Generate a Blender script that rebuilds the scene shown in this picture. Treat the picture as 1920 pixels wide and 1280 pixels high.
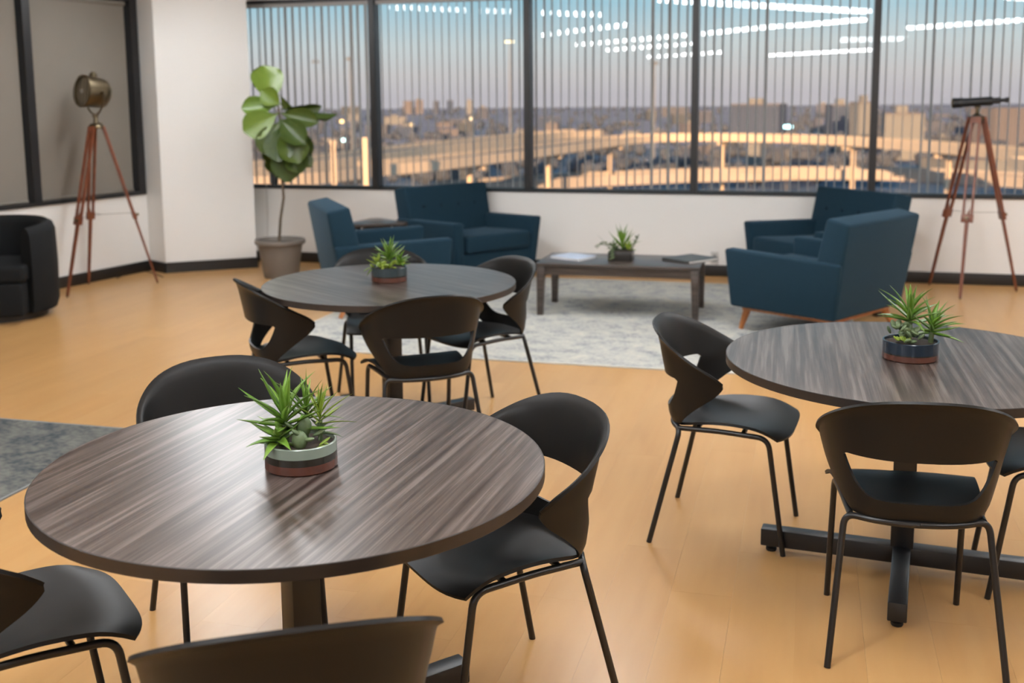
import bpy, bmesh, math, random
from mathutils import Vector, Matrix, Euler

for o in list(bpy.data.objects):
    bpy.data.objects.remove(o)
scene = bpy.context.scene
COL = scene.collection
random.seed(7)
PI = math.pi
R = math.radians

# ---------------------------------------------------------------- camera
CAM_H = 1.62
FPX, CX, CY = 2052.0, 960.0, 472.0
PITCH, ROLL = R(8.06), R(-0.48)
FW = Vector((0, math.cos(PITCH), -math.sin(PITCH)))
U0 = Vector((0, math.sin(PITCH), math.cos(PITCH)))
X0 = Vector((1, 0, 0))
CAMX = math.cos(ROLL) * X0 + math.sin(ROLL) * U0
CAMU = -math.sin(ROLL) * X0 + math.cos(ROLL) * U0
CAMC = Vector((0, 0, CAM_H))
cam_data = bpy.data.cameras.new('camera')
cam = bpy.data.objects.new('camera', cam_data)
COL.objects.link(cam)
cam_data.sensor_fit = 'HORIZONTAL'
cam_data.sensor_width = 36.0
cam_data.lens = FPX / 1920.0 * 36.0
cam_data.shift_x = 0.0
cam_data.shift_y = (CY - 640.0) / 1920.0
cam_data.clip_start = 0.05
cam_data.clip_end = 12000
mw = Matrix((
    (CAMX.x, CAMU.x, -FW.x, CAMC.x),
    (CAMX.y, CAMU.y, -FW.y, CAMC.y),
    (CAMX.z, CAMU.z, -FW.z, CAMC.z),
    (0, 0, 0, 1)))
cam.matrix_world = mw
cam_data.dof.use_dof = True
cam_data.dof.focus_distance = 2.9
cam_data.dof.aperture_fstop = 3.2
scene.camera = cam

# ---------------------------------------------------------------- colour management
scene.view_settings.view_transform = 'Standard'
scene.view_settings.look = 'None'
scene.view_settings.exposure = 0.0
scene.view_settings.gamma = 1.0
scene.view_settings.use_curve_mapping = False
LAMP_RADIANCE = 38.0
LAMP_COLOR = (0.985, 1.01, 1.04)

# ---------------------------------------------------------------- world: dusk sky
world = bpy.data.worlds.new('dusk_sky')
scene.world = world
world.use_nodes = True
nt = world.node_tree
nt.nodes.clear()
wo = nt.nodes.new('ShaderNodeOutputWorld')
bg = nt.nodes.new('ShaderNodeBackground')
tc = nt.nodes.new('ShaderNodeTexCoord')
sx = nt.nodes.new('ShaderNodeSeparateXYZ')
rp = nt.nodes.new('ShaderNodeValToRGB')
nt.links.new(tc.outputs['Generated'], sx.inputs[0])
nt.links.new(sx.outputs['Z'], rp.inputs[0])
nt.links.new(rp.outputs[0], bg.inputs['Color'])
nt.links.new(bg.outputs[0], wo.inputs[0])
bg.inputs['Strength'].default_value = 1.3
els = rp.color_ramp.elements
els[0].position = 0.0
els[0].color = (0.47, 0.435, 0.465, 1)
els[1].position = 1.0
els[1].color = (0.12, 0.25, 0.40, 1)
for p_, c_ in ((0.02, (0.53, 0.50, 0.50)), (0.045, (0.52, 0.57, 0.58)), (0.085, (0.31, 0.52, 0.62)), (0.25, (0.32, 0.53, 0.66))):
    e_ = els.new(p_)
    e_.color = (*c_, 1)

# ---------------------------------------------------------------- low evening sun on the city outside
sun_d = bpy.data.lights.new('evening_sun', 'SUN')
sun_d.energy = 11.5
sun_d.color = (1.0, 0.60, 0.30)
sun_d.angle = R(0.6)
sun = bpy.data.objects.new('evening_sun', sun_d)
COL.objects.link(sun)
sun.rotation_euler = Vector((0.18, 0.95, -0.14)).to_track_quat('-Z', 'Y').to_euler()


# ================================================================ helpers
def ray(px, py):
    return (px - CX) / FPX * CAMX - (py - CY) / FPX * CAMU + FW


def onz(px, py, z=0.0):
    d = ray(px, py)
    return CAMC + d * ((z - CAM_H) / d.z)


def aty(px, py, y):
    d = ray(px, py)
    return CAMC + d * (y / d.y)


def tag(o, label=None, cat=None, group=None, kind=None):
    if label: o['label'] = label
    if cat: o['category'] = cat
    if group: o['group'] = group
    if kind: o['kind'] = kind
    return o


def empty(name, loc=(0, 0, 0), rz=0.0):
    o = bpy.data.objects.new(name, None)
    COL.objects.link(o)
    o.location = loc
    o.rotation_euler = (0, 0, rz)
    o.empty_display_size = 0.1
    return o


def thing(name, label, cat, loc=(0, 0, 0), rz=0.0, group=None):
    return tag(empty(name, loc, rz), label, cat, group)


def link(name, me, mat=None, parent=None, smooth=False):
    if mat is not None and not me.materials:
        me.materials.append(mat)
    if smooth:
        me.shade_smooth()
    o = bpy.data.objects.new(name, me)
    COL.objects.link(o)
    if parent is not None:
        o.parent = parent
    return o


def mesh_of(name, verts, faces):
    me = bpy.data.meshes.new(name)
    me.from_pydata([tuple(v) for v in verts], [], faces)
    me.update()
    return me


class MB:
    """collects shapes into one mesh"""
    def __init__(self):
        self.v = []
        self.f = []

    def add(self, verts, faces):
        b = len(self.v)
        self.v += [tuple(v) for v in verts]
        self.f += [tuple(i + b for i in f) for f in faces]
        return self

    def box(self, x0, x1, y0, y1, z0, z1, M=None):
        vs = [Vector((x, y, z)) for z in (z0, z1) for y in (y0, y1) for x in (x0, x1)]
        if M is not None:
            vs = [M @ v for v in vs]
        return self.add(vs, [(0, 2, 3, 1), (4, 5, 7, 6), (0, 1, 5, 4), (2, 6, 7, 3), (0, 4, 6, 2), (1, 3, 7, 5)])

    def prism(self, poly, z0, z1):
        n = len(poly)
        vs = [(p[0], p[1], z0) for p in poly] + [(p[0], p[1], z1) for p in poly]
        fs = [tuple(reversed(range(n))), tuple(range(n, 2 * n))]
        fs += [(i, (i + 1) % n, n + (i + 1) % n, n + i) for i in range(n)]
        return self.add(vs, fs)

    def tube(self, pts, r, n=10, caps=True):
        pts = [Vector(p) for p in pts]
        rs = r if isinstance(r, (list, tuple)) else [r] * len(pts)
        rings = []
        t0 = (pts[1] - pts[0]).normalized()
        a = Vector((0, 0, 1)) if abs(t0.z) < 0.9 else Vector((1, 0, 0))
        nrm = t0.cross(a).normalized()
        for i, p in enumerate(pts):
            if i == 0: t = pts[1] - pts[0]
            elif i == len(pts) - 1: t = pts[-1] - pts[-2]
            else: t = (pts[i + 1] - pts[i]).normalized() + (pts[i] - pts[i - 1]).normalized()
            t.normalize()
            nrm = (nrm - t * nrm.dot(t)).normalized()
            b = t.cross(nrm)
            rings.append([p + (nrm * math.cos(2 * PI * k / n) + b * math.sin(2 * PI * k / n)) * rs[i] for k in range(n)])
        vs = [v for rg in rings for v in rg]
        fs = []
        for i in range(len(pts) - 1):
            for k in range(n):
                k2 = (k + 1) % n
                fs.append((i * n + k, i * n + k2, (i + 1) * n + k2, (i + 1) * n + k))
        if caps:
            fs.append(tuple(reversed(range(n))))
            fs.append(tuple(range((len(pts) - 1) * n, len(pts) * n)))
        return self.add(vs, fs)

    def lathe(self, prof, n=40, M=None, caps=True, loop=False):
        vs = []
        for (r, z) in prof:
            for k in range(n):
                v = Vector((r * math.cos(2 * PI * k / n), r * math.sin(2 * PI * k / n), z))
                vs.append(M @ v if M is not None else v)
        fs = []
        for i in range(len(prof) - 1):
            for k in range(n):
                k2 = (k + 1) % n
                fs.append((i * n + k, i * n + k2, (i + 1) * n + k2, (i + 1) * n + k))
        if loop:
            m_ = (len(prof) - 1) * n
            fs += [(m_ + k, m_ + (k + 1) % n, (k + 1) % n, k) for k in range(n)]
            caps = False
        if caps and prof[0][0] > 1e-6: fs.append(tuple(reversed(range(n))))
        if caps and prof[-1][0] > 1e-6: fs.append(tuple(range((len(prof) - 1) * n, len(prof) * n)))
        return self.add(vs, fs)

    def build(self, name, mat, parent=None, smooth=False, bevel=0.0, seg=2, autosmooth=None):
        me = mesh_of(name, self.v, self.f)
        bm = bmesh.new()
        bm.from_mesh(me)
        bmesh.ops.remove_doubles(bm, verts=bm.verts, dist=1e-6)
        bmesh.ops.recalc_face_normals(bm, faces=bm.faces)
        if bevel > 0:
            ed = [e for e in bm.edges if len(e.link_faces) == 2 and e.calc_face_angle() > R(30)]
            bmesh.ops.bevel(bm, geom=ed, offset=bevel, segments=seg, affect='EDGES', profile=0.5, clamp_overlap=True)
        bm.to_mesh(me)
        bm.free()
        if smooth or bevel > 0:
            me.shade_smooth()
            me.set_sharp_from_angle(angle=R(autosmooth if autosmooth else 40))
        return link(name, me, mat, parent)


def copy_tree(o, parent=None):
    c = o.copy()
    COL.objects.link(c)
    c.parent = parent
    for ch in list(o.children):
        copy_tree(ch, c)
    return c


def arc_path(pts, rad, n=5):
    """round the corners of a polyline"""
    pts = [Vector(p) for p in pts]
    out = [pts[0]]
    for i in range(1, len(pts) - 1):
        a, b, c = pts[i - 1], pts[i], pts[i + 1]
        d1, d2 = (a - b), (c - b)
        l = min(rad, d1.length * 0.49, d2.length * 0.49)
        p, q = b + d1.normalized() * l, b + d2.normalized() * l
        for k in range(n + 1):
            t = k / n
            out.append((1 - t) ** 2 * p + 2 * t * (1 - t) * b + t * t * q)
    out.append(pts[-1])
    return out


# ================================================================ materials
def new_mat(name):
    m = bpy.data.materials.new(name)
    m.use_nodes = True
    t = m.node_tree
    return m, t, t.nodes['Principled BSDF']


def mat(name, col, rough=0.5, metal=0.0, spec=0.5, bump=0.0, bscale=200.0, var=0.0, vscale=6.0, sheen=0.0, coat=0.0):
    m, t, b = new_mat(name)
    b.inputs['Base Color'].default_value = (*col, 1)
    b.inputs['Roughness'].default_value = rough
    b.inputs['Metallic'].default_value = metal
    b.inputs['Specular IOR Level'].default_value = spec
    if sheen: 
        b.inputs['Sheen Weight'].default_value = sheen
        b.inputs['Sheen Roughness'].default_value = 0.5
        b.inputs['Sheen Tint'].default_value = (*[min(1, c * 4 + 0.1) for c in col], 1)
    if coat: b.inputs['Coat Weight'].default_value = coat
    co = t.nodes.new('ShaderNodeTexCoord')
    if var > 0:
        n = t.nodes.new('ShaderNodeTexNoise')
        n.inputs['Scale'].default_value = vscale
        n.inputs['Detail'].default_value = 4
        t.links.new(co.outputs['Object'], n.inputs['Vector'])
        mx = t.nodes.new('ShaderNodeMix')
        mx.data_type = 'RGBA'
        mx.inputs['A'].default_value = (*[c * (1 - var) for c in col], 1)
        mx.inputs['B'].default_value = (*[min(1, c * (1 + var)) for c in col], 1)
        t.links.new(n.outputs['Fac'], mx.inputs['Factor'])
        t.links.new(mx.outputs['Result'], b.inputs['Base Color'])
    if bump > 0:
        n2 = t.nodes.new('ShaderNodeTexNoise')
        n2.inputs['Scale'].default_value = bscale
        n2.inputs['Detail'].default_value = 3
        t.links.new(co.outputs['Object'], n2.inputs['Vector'])
        bp = t.nodes.new('ShaderNodeBump')
        bp.inputs['Strength'].default_value = bump
        bp.inputs['Distance'].default_value = 0.002
        t.links.new(n2.outputs['Fac'], bp.inputs['Height'])
        t.links.new(bp.outputs['Normal'], b.inputs['Normal'])
    return m


def emis(name, col, s):
    m = bpy.data.materials.new(name)
    m.use_nodes = True
    t = m.node_tree
    t.nodes.clear()
    o = t.nodes.new('ShaderNodeOutputMaterial')
    e = t.nodes.new('ShaderNodeEmission')
    e.inputs['Color'].default_value = (*col, 1)
    e.inputs['Strength'].default_value = s
    t.links.new(e.outputs[0], o.inputs[0])
    return m


def grain_mat(name, stops, scale=(55, 1.6, 1.6), rot=0.0, rough=0.3, fine=(260, 6, 6), spec=0.5, rough_var=0.08, rnd=0.0):
    """wood-look laminate: stretched noise along local y after rotation"""
    m, t, b = new_mat(name)
    co = t.nodes.new('ShaderNodeTexCoord')
    mp0 = t.nodes.new('ShaderNodeMapping')
    mp0.inputs['Rotation'].default_value = (0, 0, rot)
    t.links.new(co.outputs['Object'], mp0.inputs['Vector'])
    src = mp0.outputs[0]
    if rnd:
        oi = t.nodes.new('ShaderNodeObjectInfo')
        va = t.nodes.new('ShaderNodeVectorMath')
        va.operation = 'MULTIPLY_ADD'
        cb = t.nodes.new('ShaderNodeCombineXYZ')
        t.links.new(oi.outputs['Random'], cb.inputs[0])
        t.links.new(oi.outputs['Random'], cb.inputs[1])
        t.links.new(cb.outputs[0], va.inputs[0])
        va.inputs[1].default_value = (37, 91, 0)
        t.links.new(src, va.inputs[2])
        src = va.outputs[0]
    outs = []
    for sc, det, dist in ((scale, 5, 0.4), (fine, 2, 0.0)):
        mp = t.nodes.new('ShaderNodeMapping')
        mp.inputs['Scale'].default_value = sc
        t.links.new(src, mp.inputs['Vector'])
        n = t.nodes.new('ShaderNodeTexNoise')
        n.inputs['Scale'].default_value = 1.0
        n.inputs['Detail'].default_value = det
        n.inputs['Distortion'].default_value = dist
        t.links.new(mp.outputs[0], n.inputs['Vector'])
        outs.append(n.outputs['Fac'])
    mx = t.nodes.new('ShaderNodeMath')
    mx.operation = 'MULTIPLY_ADD'
    t.links.new(outs[1], mx.inputs[0])
    mx.inputs[1].default_value = 0.30
    mu = t.nodes.new('ShaderNodeMath')
    mu.operation = 'MULTIPLY'
    t.links.new(outs[0], mu.inputs[0])
    mu.inputs[1].default_value = 0.72
    t.links.new(mu.outputs[0], mx.inputs[2])
    rp = t.nodes.new('ShaderNodeValToRGB')
    el = rp.color_ramp.elements
    el[0].position, el[0].color = stops[0][0], (*stops[0][1], 1)
    el[1].position, el[1].color = stops[-1][0], (*stops[-1][1], 1)
    for p, c in stops[1:-1]:
        e = el.new(p)
        e.color = (*c, 1)
    t.links.new(mx.outputs[0], rp.inputs[0])
    colout = rp.outputs[0]
    if rnd:
        hs = t.nodes.new('ShaderNodeHueSaturation')
        mr = t.nodes.new('ShaderNodeMapRange')
        mr.inputs['To Min'].default_value = 1 - rnd
        mr.inputs['To Max'].default_value = 1 + rnd
        t.links.new(oi.outputs['Random'], mr.inputs[0])
        t.links.new(mr.outputs[0], hs.inputs['Value'])
        t.links.new(colout, hs.inputs['Color'])
        colout = hs.outputs[0]
    t.links.new(colout, b.inputs['Base Color'])
    mr2 = t.nodes.new('ShaderNodeMapRange')
    mr2.inputs['To Min'].default_value = rough - rough_var
    mr2.inputs['To Max'].default_value = rough + rough_var
    t.links.new(outs[1], mr2.inputs[0])
    t.links.new(mr2.outputs[0], b.inputs['Roughness'])
    b.inputs['Specular IOR Level'].default_value = spec
    return m


def rug_mat(name, c1, c2, c3, scale):
    m, t, b = new_mat(name)
    co = t.nodes.new('ShaderNodeTexCoord')
    mp = t.nodes.new('ShaderNodeMapping')
    mp.inputs['Scale'].default_value = (1.0, 1.25, 1)
    t.links.new(co.outputs['Object'], mp.inputs[0])
    n1 = t.nodes.new('ShaderNodeTexNoise')
    n1.inputs['Scale'].default_value = scale
    n1.inputs['Detail'].default_value = 8
    n1.inputs['Roughness'].default_value = 0.72
    n1.inputs['Distortion'].default_value = 0.6
    n2 = t.nodes.new('ShaderNodeTexNoise')
    n2.inputs['Scale'].default_value = scale * 8
    n2.inputs['Detail'].default_value = 4
    for n in (n1, n2): t.links.new(mp.outputs[0], n.inputs['Vector'])
    ad = t.nodes.new('ShaderNodeMath')
    ad.operation = 'MULTIPLY_ADD'
    t.links.new(n2.outputs['Fac'], ad.inputs[0])
    ad.inputs[1].default_value = 0.55
    t.links.new(n1.outputs['Fac'], ad.inputs[2])
    rp = t.nodes.new('ShaderNodeValToRGB')
    el = rp.color_ramp.elements
    el[0].position, el[0].color = 0.60, (*c1, 1)
    el[1].position, el[1].color = 0.93, (*c3, 1)
    e = el.new(0.74)
    e.color = (*c2, 1)
    t.links.new(ad.outputs[0], rp.inputs[0])
    t.links.new(rp.outputs[0], b.inputs['Base Color'])
    b.inputs['Roughness'].default_value = 0.95
    b.inputs['Specular IOR Level'].default_value = 0.1
    bp = t.nodes.new('ShaderNodeBump')
    bp.inputs['Strength'].default_value = 0.35
    bp.inputs['Distance'].default_value = 0.004
    t.links.new(n2.outputs['Fac'], bp.inputs['Height'])
    t.links.new(bp.outputs[0], b.inputs['Normal'])
    return m


def glass_mat(name):
    m = bpy.data.materials.new(name)
    m.use_nodes = True
    t = m.node_tree
    t.nodes.clear()
    o = t.nodes.new('ShaderNodeOutputMaterial')
    mx = t.nodes.new('ShaderNodeMixShader')
    tr = t.nodes.new('ShaderNodeBsdfTransparent')
    tr.inputs['Color'].default_value = (0.92, 0.95, 0.95, 1)
    gl = t.nodes.new('ShaderNodeBsdfGlossy')
    gl.inputs['Roughness'].default_value = 0.0
    fr = t.nodes.new('ShaderNodeFresnel')
    fr.inputs['IOR'].default_value = 2.0
    t.links.new(fr.outputs[0], mx.inputs[0])
    t.links.new(tr.outputs[0], mx.inputs[1])
    t.links.new(gl.outputs[0], mx.inputs[2])
    t.links.new(mx.outputs[0], o.inputs[0])
    return m


M = {}
M['wall'] = mat('painted_wall', (0.72, 0.705, 0.68), 0.7, bump=0.08, bscale=90, var=0.02, vscale=2)
M['ceiling'] = mat('ceiling_tile', (0.78, 0.77, 0.74), 0.8)
M['base'] = mat('dark_baseboard', (0.012, 0.010, 0.009), 0.45)
M['frame'] = mat('dark_window_frame', (0.014, 0.014, 0.015), 0.4, var=0.1)
M['ledge'] = mat('grey_sill_ledge', (0.42, 0.42, 0.42), 0.5)
M['glass'] = glass_mat('window_glass')
M['shade'] = mat('grey_roller_shade', (0.19, 0.170, 0.142), 0.85, bump=0.1, bscale=500, var=0.03)
M['slat'] = mat('grey_blind_vinyl', (0.40, 0.385, 0.365), 0.55, var=0.05)
M['plastic'] = mat('black_satin_plastic', (0.0085, 0.0085, 0.0085), 0.42, spec=0.24, bump=0.04, bscale=900)
M['steel'] = mat('black_steel_tube', (0.008, 0.008, 0.009), 0.33)
M['gunmetal'] = mat('black_powder_steel', (0.010, 0.0105, 0.012), 0.38, bump=0.05, bscale=600)
M['edge'] = mat('dark_edge_band', (0.022, 0.016, 0.013), 0.42, var=0.15, vscale=40)
lam_stops = [(0.38, (0.015, 0.0095, 0.0075)), (0.46, (0.036, 0.025, 0.0205)), (0.53, (0.062, 0.046, 0.039)), (0.62, (0.120, 0.098, 0.087))]
M['lam'] = grain_mat('dark_walnut_laminate', lam_stops, (56, 1.4, 1), R(-72 + 90), 0.31, (300, 4, 4), 0.42, 0.0)
M['lam'].node_tree.nodes['Principled BSDF'].inputs['Coat Weight'].default_value = 0.0
M['lam'].node_tree.nodes['Principled BSDF'].inputs['Coat Roughness'].default_value = 0.12
M['lam2'] = grain_mat('espresso_wood', [(0.35, (0.030, 0.022, 0.018)), (0.5, (0.050, 0.038, 0.032)), (0.68, (0.085, 0.068, 0.058))], (1.5, 40, 40), 0, 0.3, (5, 220, 220), 0.5, 0.05)
floor_stops = [(0.25, (0.405, 0.218, 0.080)), (0.45, (0.450, 0.252, 0.096)), (0.58, (0.470, 0.270, 0.106)), (0.80, (0.495, 0.294, 0.122))]
M['plank'] = grain_mat('maple_plank', floor_stops, (6, 0.9, 1), 0, 0.28, (22, 1.6, 4), 0.28, 0.0, rnd=0.035)
M['subfloor'] = mat('plank_joint_dark', (0.40, 0.22, 0.08), 0.7)
M['blue'] = mat('blue_wool_fabric', (0.0062, 0.0245, 0.041), 0.85, spec=0.2, bump=0.35, bscale=450, var=0.10, vscale=30, sheen=0.28)
M['bluebtn'] = mat('blue_button_fabric', (0.006, 0.020, 0.034), 0.85, spec=0.2)
M['legwood'] = grain_mat('orange_stained_wood', [(0.3, (0.26, 0.085, 0.022)), (0.5, (0.36, 0.125, 0.035)), (0.7, (0.44, 0.17, 0.05))], (30, 30, 2), 0, 0.4, (150, 150, 5))
M['tripod'] = grain_mat('red_brown_tripod_wood', [(0.3, (0.085, 0.022, 0.010)), (0.5, (0.145, 0.040, 0.017)), (0.7, (0.21, 0.065, 0.028))], (40, 40, 3), 0, 0.35, (150, 150, 5))
M['brass'] = mat('antique_brass', (0.17, 0.135, 0.085), 0.38, metal=1.0, var=0.2, vscale=12)
M['darkbrass'] = mat('dark_bronze', (0.085, 0.065, 0.036), 0.4, metal=0.8, var=0.2)
M['lens'] = mat('lamp_lens', (0.25, 0.22, 0.17), 0.15, metal=0.6)
M['chrome'] = mat('bright_metal', (0.7, 0.7, 0.68), 0.25, metal=1.0)
M['blackvelvet'] = mat('black_velour', (0.0075, 0.0085, 0.0095), 0.8, spec=0.2, bump=0.2, bscale=300, sheen=0.06)
M['rug'] = rug_mat('pale_distressed_rug', (0.195, 0.215, 0.225), (0.345, 0.35, 0.335), (0.45, 0.435, 0.38), 6.0)
M['rugedge'] = mat('rug_binding', (0.50, 0.50, 0.46), 0.95)
M['rug2'] = rug_mat('slate_distressed_rug', (0.045, 0.055, 0.066), (0.095, 0.102, 0.100), (0.155, 0.158, 0.145), 4.0)
M['rug2edge'] = mat('slate_rug_binding', (0.20, 0.21, 0.21), 0.95)
M['potgrey'] = mat('taupe_plastic_pot', (0.155, 0.135, 0.115), 0.55, var=0.06)
M['soil'] = mat('dark_soil', (0.030, 0.020, 0.013), 0.95, bump=1.0, bscale=120, var=0.5, vscale=90)
M['bark'] = mat('brown_bark', (0.10, 0.072, 0.045), 0.8, bump=0.4, bscale=80, var=0.2)
M['sage'] = mat('sage_glaze', (0.19, 0.235, 0.195), 0.18, var=0.10, vscale=25)
M['navyglaze'] = mat('navy_glaze', (0.012, 0.021, 0.034), 0.16, var=0.3, vscale=20)
M['tealglaze'] = mat('dark_teal_glaze', (0.030, 0.045, 0.050), 0.2, var=0.2, vscale=20)
M['darkglaze'] = mat('dark_brown_glaze', (0.020, 0.017, 0.013), 0.2)
M['terra'] = mat('terracotta_glaze', (0.085, 0.032, 0.022), 0.25, var=0.35, vscale=28)
M['blackpot'] = mat('black_square_pot', (0.018, 0.016, 0.014), 0.3)


def leaf_mat(name, c1, c2, rough=0.4, vs=7.0, spec=0.5, sub=0.0):
    m, t, b = new_mat(name)
    co = t.nodes.new('ShaderNodeTexCoord')
    n = t.nodes.new('ShaderNodeTexNoise')
    n.inputs['Scale'].default_value = vs
    oi = t.nodes.new('ShaderNodeObjectInfo')
    t.links.new(co.outputs['Object'], n.inputs['Vector'])
    ad = t.nodes.new('ShaderNodeMath')
    ad.operation = 'ADD'
    t.links.new(n.outputs['Fac'], ad.inputs[0])
    t.links.new(oi.outputs['Random'], ad.inputs[1])
    mr = t.nodes.new('ShaderNodeMapRange')
    mr.inputs['From Min'].default_value = 0.3
    mr.inputs['From Max'].default_value = 1.7
    t.links.new(ad.outputs[0], mr.inputs[0])
    mx = t.nodes.new('ShaderNodeMix')
    mx.data_type = 'RGBA'
    mx.inputs['A'].default_value = (*c1, 1)
    mx.inputs['B'].default_value = (*c2, 1)
    t.links.new(mr.outputs[0], mx.inputs['Factor'])
    t.links.new(mx.outputs['Result'], b.inputs['Base Color'])
    b.inputs['Roughness'].default_value = rough
    b.inputs['Specular IOR Level'].default_value = spec
    return m


M['aloe'] = leaf_mat('aloe_green', (0.062, 0.150, 0.014), (0.155, 0.285, 0.030))
M['lime'] = leaf_mat('lime_green', (0.13, 0.215, 0.018), (0.26, 0.34, 0.036))
M['jade'] = leaf_mat('jade_grey_green', (0.060, 0.095, 0.038), (0.125, 0.175, 0.080), 0.5)
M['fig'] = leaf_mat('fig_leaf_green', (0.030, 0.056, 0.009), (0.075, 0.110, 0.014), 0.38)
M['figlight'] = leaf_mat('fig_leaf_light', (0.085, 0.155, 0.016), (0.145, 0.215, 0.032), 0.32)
M['paperblue'] = mat('pale_blue_cover', (0.46, 0.53, 0.66), 0.3, var=0.3, vscale=18)
M['paper'] = mat('page_paper', (0.72, 0.70, 0.66), 0.7)
M['darkcover'] = mat('charcoal_cover', (0.045, 0.045, 0.042), 0.4)
M['outlet'] = mat('grey_outlet', (0.48, 0.47, 0.45), 0.4)
M['socket'] = mat('socket_face', (0.22, 0.22, 0.21), 0.4)
M['cord'] = mat('black_rubber_cord', (0.01, 0.01, 0.01), 0.6)
M['lampglow'] = emis('lamp_diffuser_light', LAMP_COLOR, LAMP_RADIANCE)
M['housing'] = mat('white_fixture_metal', (0.7, 0.7, 0.7), 0.5)

# ================================================================ room frame
WD = Vector((1, -0.272, 0)).normalized()          # along the window wall, to the right
WN = Vector((-WD.y, WD.x, 0))                     # out of the room
WP = Vector((1.83, 9.78, 0))                      # a point on its inner face (s = 0)
RZ = math.atan2(WD.y, WD.x)
CEIL = 2.70
SILL, HEAD = 0.735, 2.57


def wp(s, n=0.0, z=0.0):
    p = WP + WD * s + WN * n
    return Vector((p.x, p.y, z))


def wbox(mb, s0, s1, n0, n1, z0, z1):
    vs = [wp(s, n, z) for z in (z0, z1) for n in (n0, n1) for s in (s0, s1)]
    return mb.add(vs, [(0, 2, 3, 1), (4, 5, 7, 6), (0, 1, 5, 4), (2, 6, 7, 3), (0, 4, 6, 2), (1, 3, 7, 5)])


LB = Vector((-3.475, 10.40, 0))                   # left wall meets the column
LE = Vector((-0.424, -0.906, 0)).normalized()     # along the left wall, towards the camera
LN = Vector((-LE.y, LE.x, 0)) * 1.0               # rotate
if LN.x > 0: LN = -LN                             # outwards = to the left


def lp(t, n=0.0, z=0.0):
    p = LB + LE * t + LN * n
    return Vector((p.x, p.y, z))


def lbox(mb, t0, t1, n0, n1, z0, z1):
    vs = [lp(t, n, z) for z in (z0, z1) for n in (n0, n1) for t in (t0, t1)]
    return mb.add(vs, [(0, 2, 3, 1), (4, 5, 7, 6), (0, 1, 5, 4), (2, 6, 7, 3), (0, 4, 6, 2), (1, 3, 7, 5)])


S_END = 7.0
pR0 = wp(S_END)
pR1 = pR0 - WN * 24
pL1 = lp(24)
room = [LB, wp(-5.0), pR0, pR1, pL1]

# ceiling slab and floor slab
mb = MB()
big = [lp(-1.5, 0.6), wp(-5.2, 0.35), wp(S_END + .4, 0.35), pR1 + WD * .4 - WN * .4, pL1 - WD * .3 - WN * .4]
big = [(p.x, p.y) for p in big]
c = MB().prism(big, CEIL, CEIL + 0.2).build('ceiling', M['ceiling'])
tag(c, 'off-white office ceiling', None, None, 'structure')
fl = MB().prism(big, -0.20, -0.012).build('floor', M['subfloor'])
tag(fl, 'honey coloured maple plank floor', None, None, 'structure')

# window wall
w = MB()
wbox(w, -5.0, S_END, 0.0, 0.16, 0.0, SILL)
wbox(w, -5.0, S_END, 0.0, 0.16, HEAD, CEIL)
w = tag(w.build('wall_back', M['wall']), 'white wall below the window band with vertical blinds', None, None, 'structure')
bb = MB()
wbox(bb, -4.75, S_END, -0.014, 0.0, 0.0, 0.10)
tag(bb.build('baseboard_back', M['base'], bevel=0.002), 'black baseboard under the window wall', None, None, 'structure')

# left wall
w = MB()
lbox(w, 0.0, 24, 0.0, 0.16, 0.0, SILL)
lbox(w, 0.0, 24, 0.0, 0.16, HEAD, CEIL)
lbox(w, 9.0, 24, 0.0, 0.16, SILL, HEAD)
tag(w.build('wall_left', M['wall']), 'white wall below the shaded side windows', None, None, 'structure')
bb = MB()
lbox(bb, 0.0, 24, -0.014, 0.0, 0.0, 0.10)
tag(bb.build('baseboard_left', M['base'], bevel=0.002), 'black baseboard along the side wall', None, None, 'structure')

# rest of the shell, behind the camera
w = MB()
w.add([pR0, pR1, pR1 + WD * .2, pR0 + WD * .2] + [v + Vector((0, 0, CEIL)) for v in (pR0, pR1, pR1 + WD * .2, pR0 + WD * .2)],
      [(0, 1, 2, 3), (7, 6, 5, 4), (0, 4, 5, 1), (1, 5, 6, 2), (2, 6, 7, 3), (3, 7, 4, 0)])
tag(w.build('wall_right', M['wall']), 'white side wall out of view', None, None, 'structure')
w = MB()
k = -WN * .2
w.add([pR1, pL1, pL1 + k, pR1 + k] + [v + Vector((0, 0, CEIL)) for v in (pR1, pL1, pL1 + k, pR1 + k)],
      [(0, 1, 2, 3), (7, 6, 5, 4), (0, 4, 5, 1), (1, 5, 6, 2), (2, 6, 7, 3), (3, 7, 4, 0)])
tag(w.build('wall_rear', M['wall']), 'white wall behind the viewer', None, None, 'structure')

# corner column
cC, cD = Vector((-3.263, 10.20)), Vector((-2.480, 10.516))
dcol = (cD - cC).normalized()
ncol = Vector((-dcol.y, dcol.x))
colpoly = [cC, cD, cD + ncol * 0.75, Vector((-3.62, 10.95)), Vector((-3.52, 10.46)), Vector((LB.x, LB.y))]
w = MB().prism([(p.x, p.y) for p in colpoly], 0, CEIL).build('wall_column', M['wall'])
tag(w, 'broad white corner column between the two window walls', None, None, 'structure')
bb = MB()
for a, b_ in ((Vector((LB.x, LB.y)), cC), (cC, cD)):
    d = (b_ - a).normalized()
    n = Vector((d.y, -d.x)) * 0.014
    e = d * 0.012
    bb.prism([(p.x, p.y) for p in (a, a + n, b_ + n + e, b_ + e * 0)], 0, 0.10)
tag(bb.build('baseboard_column', M['base']), 'black baseboard around the corner column', None, None, 'structure')

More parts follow.
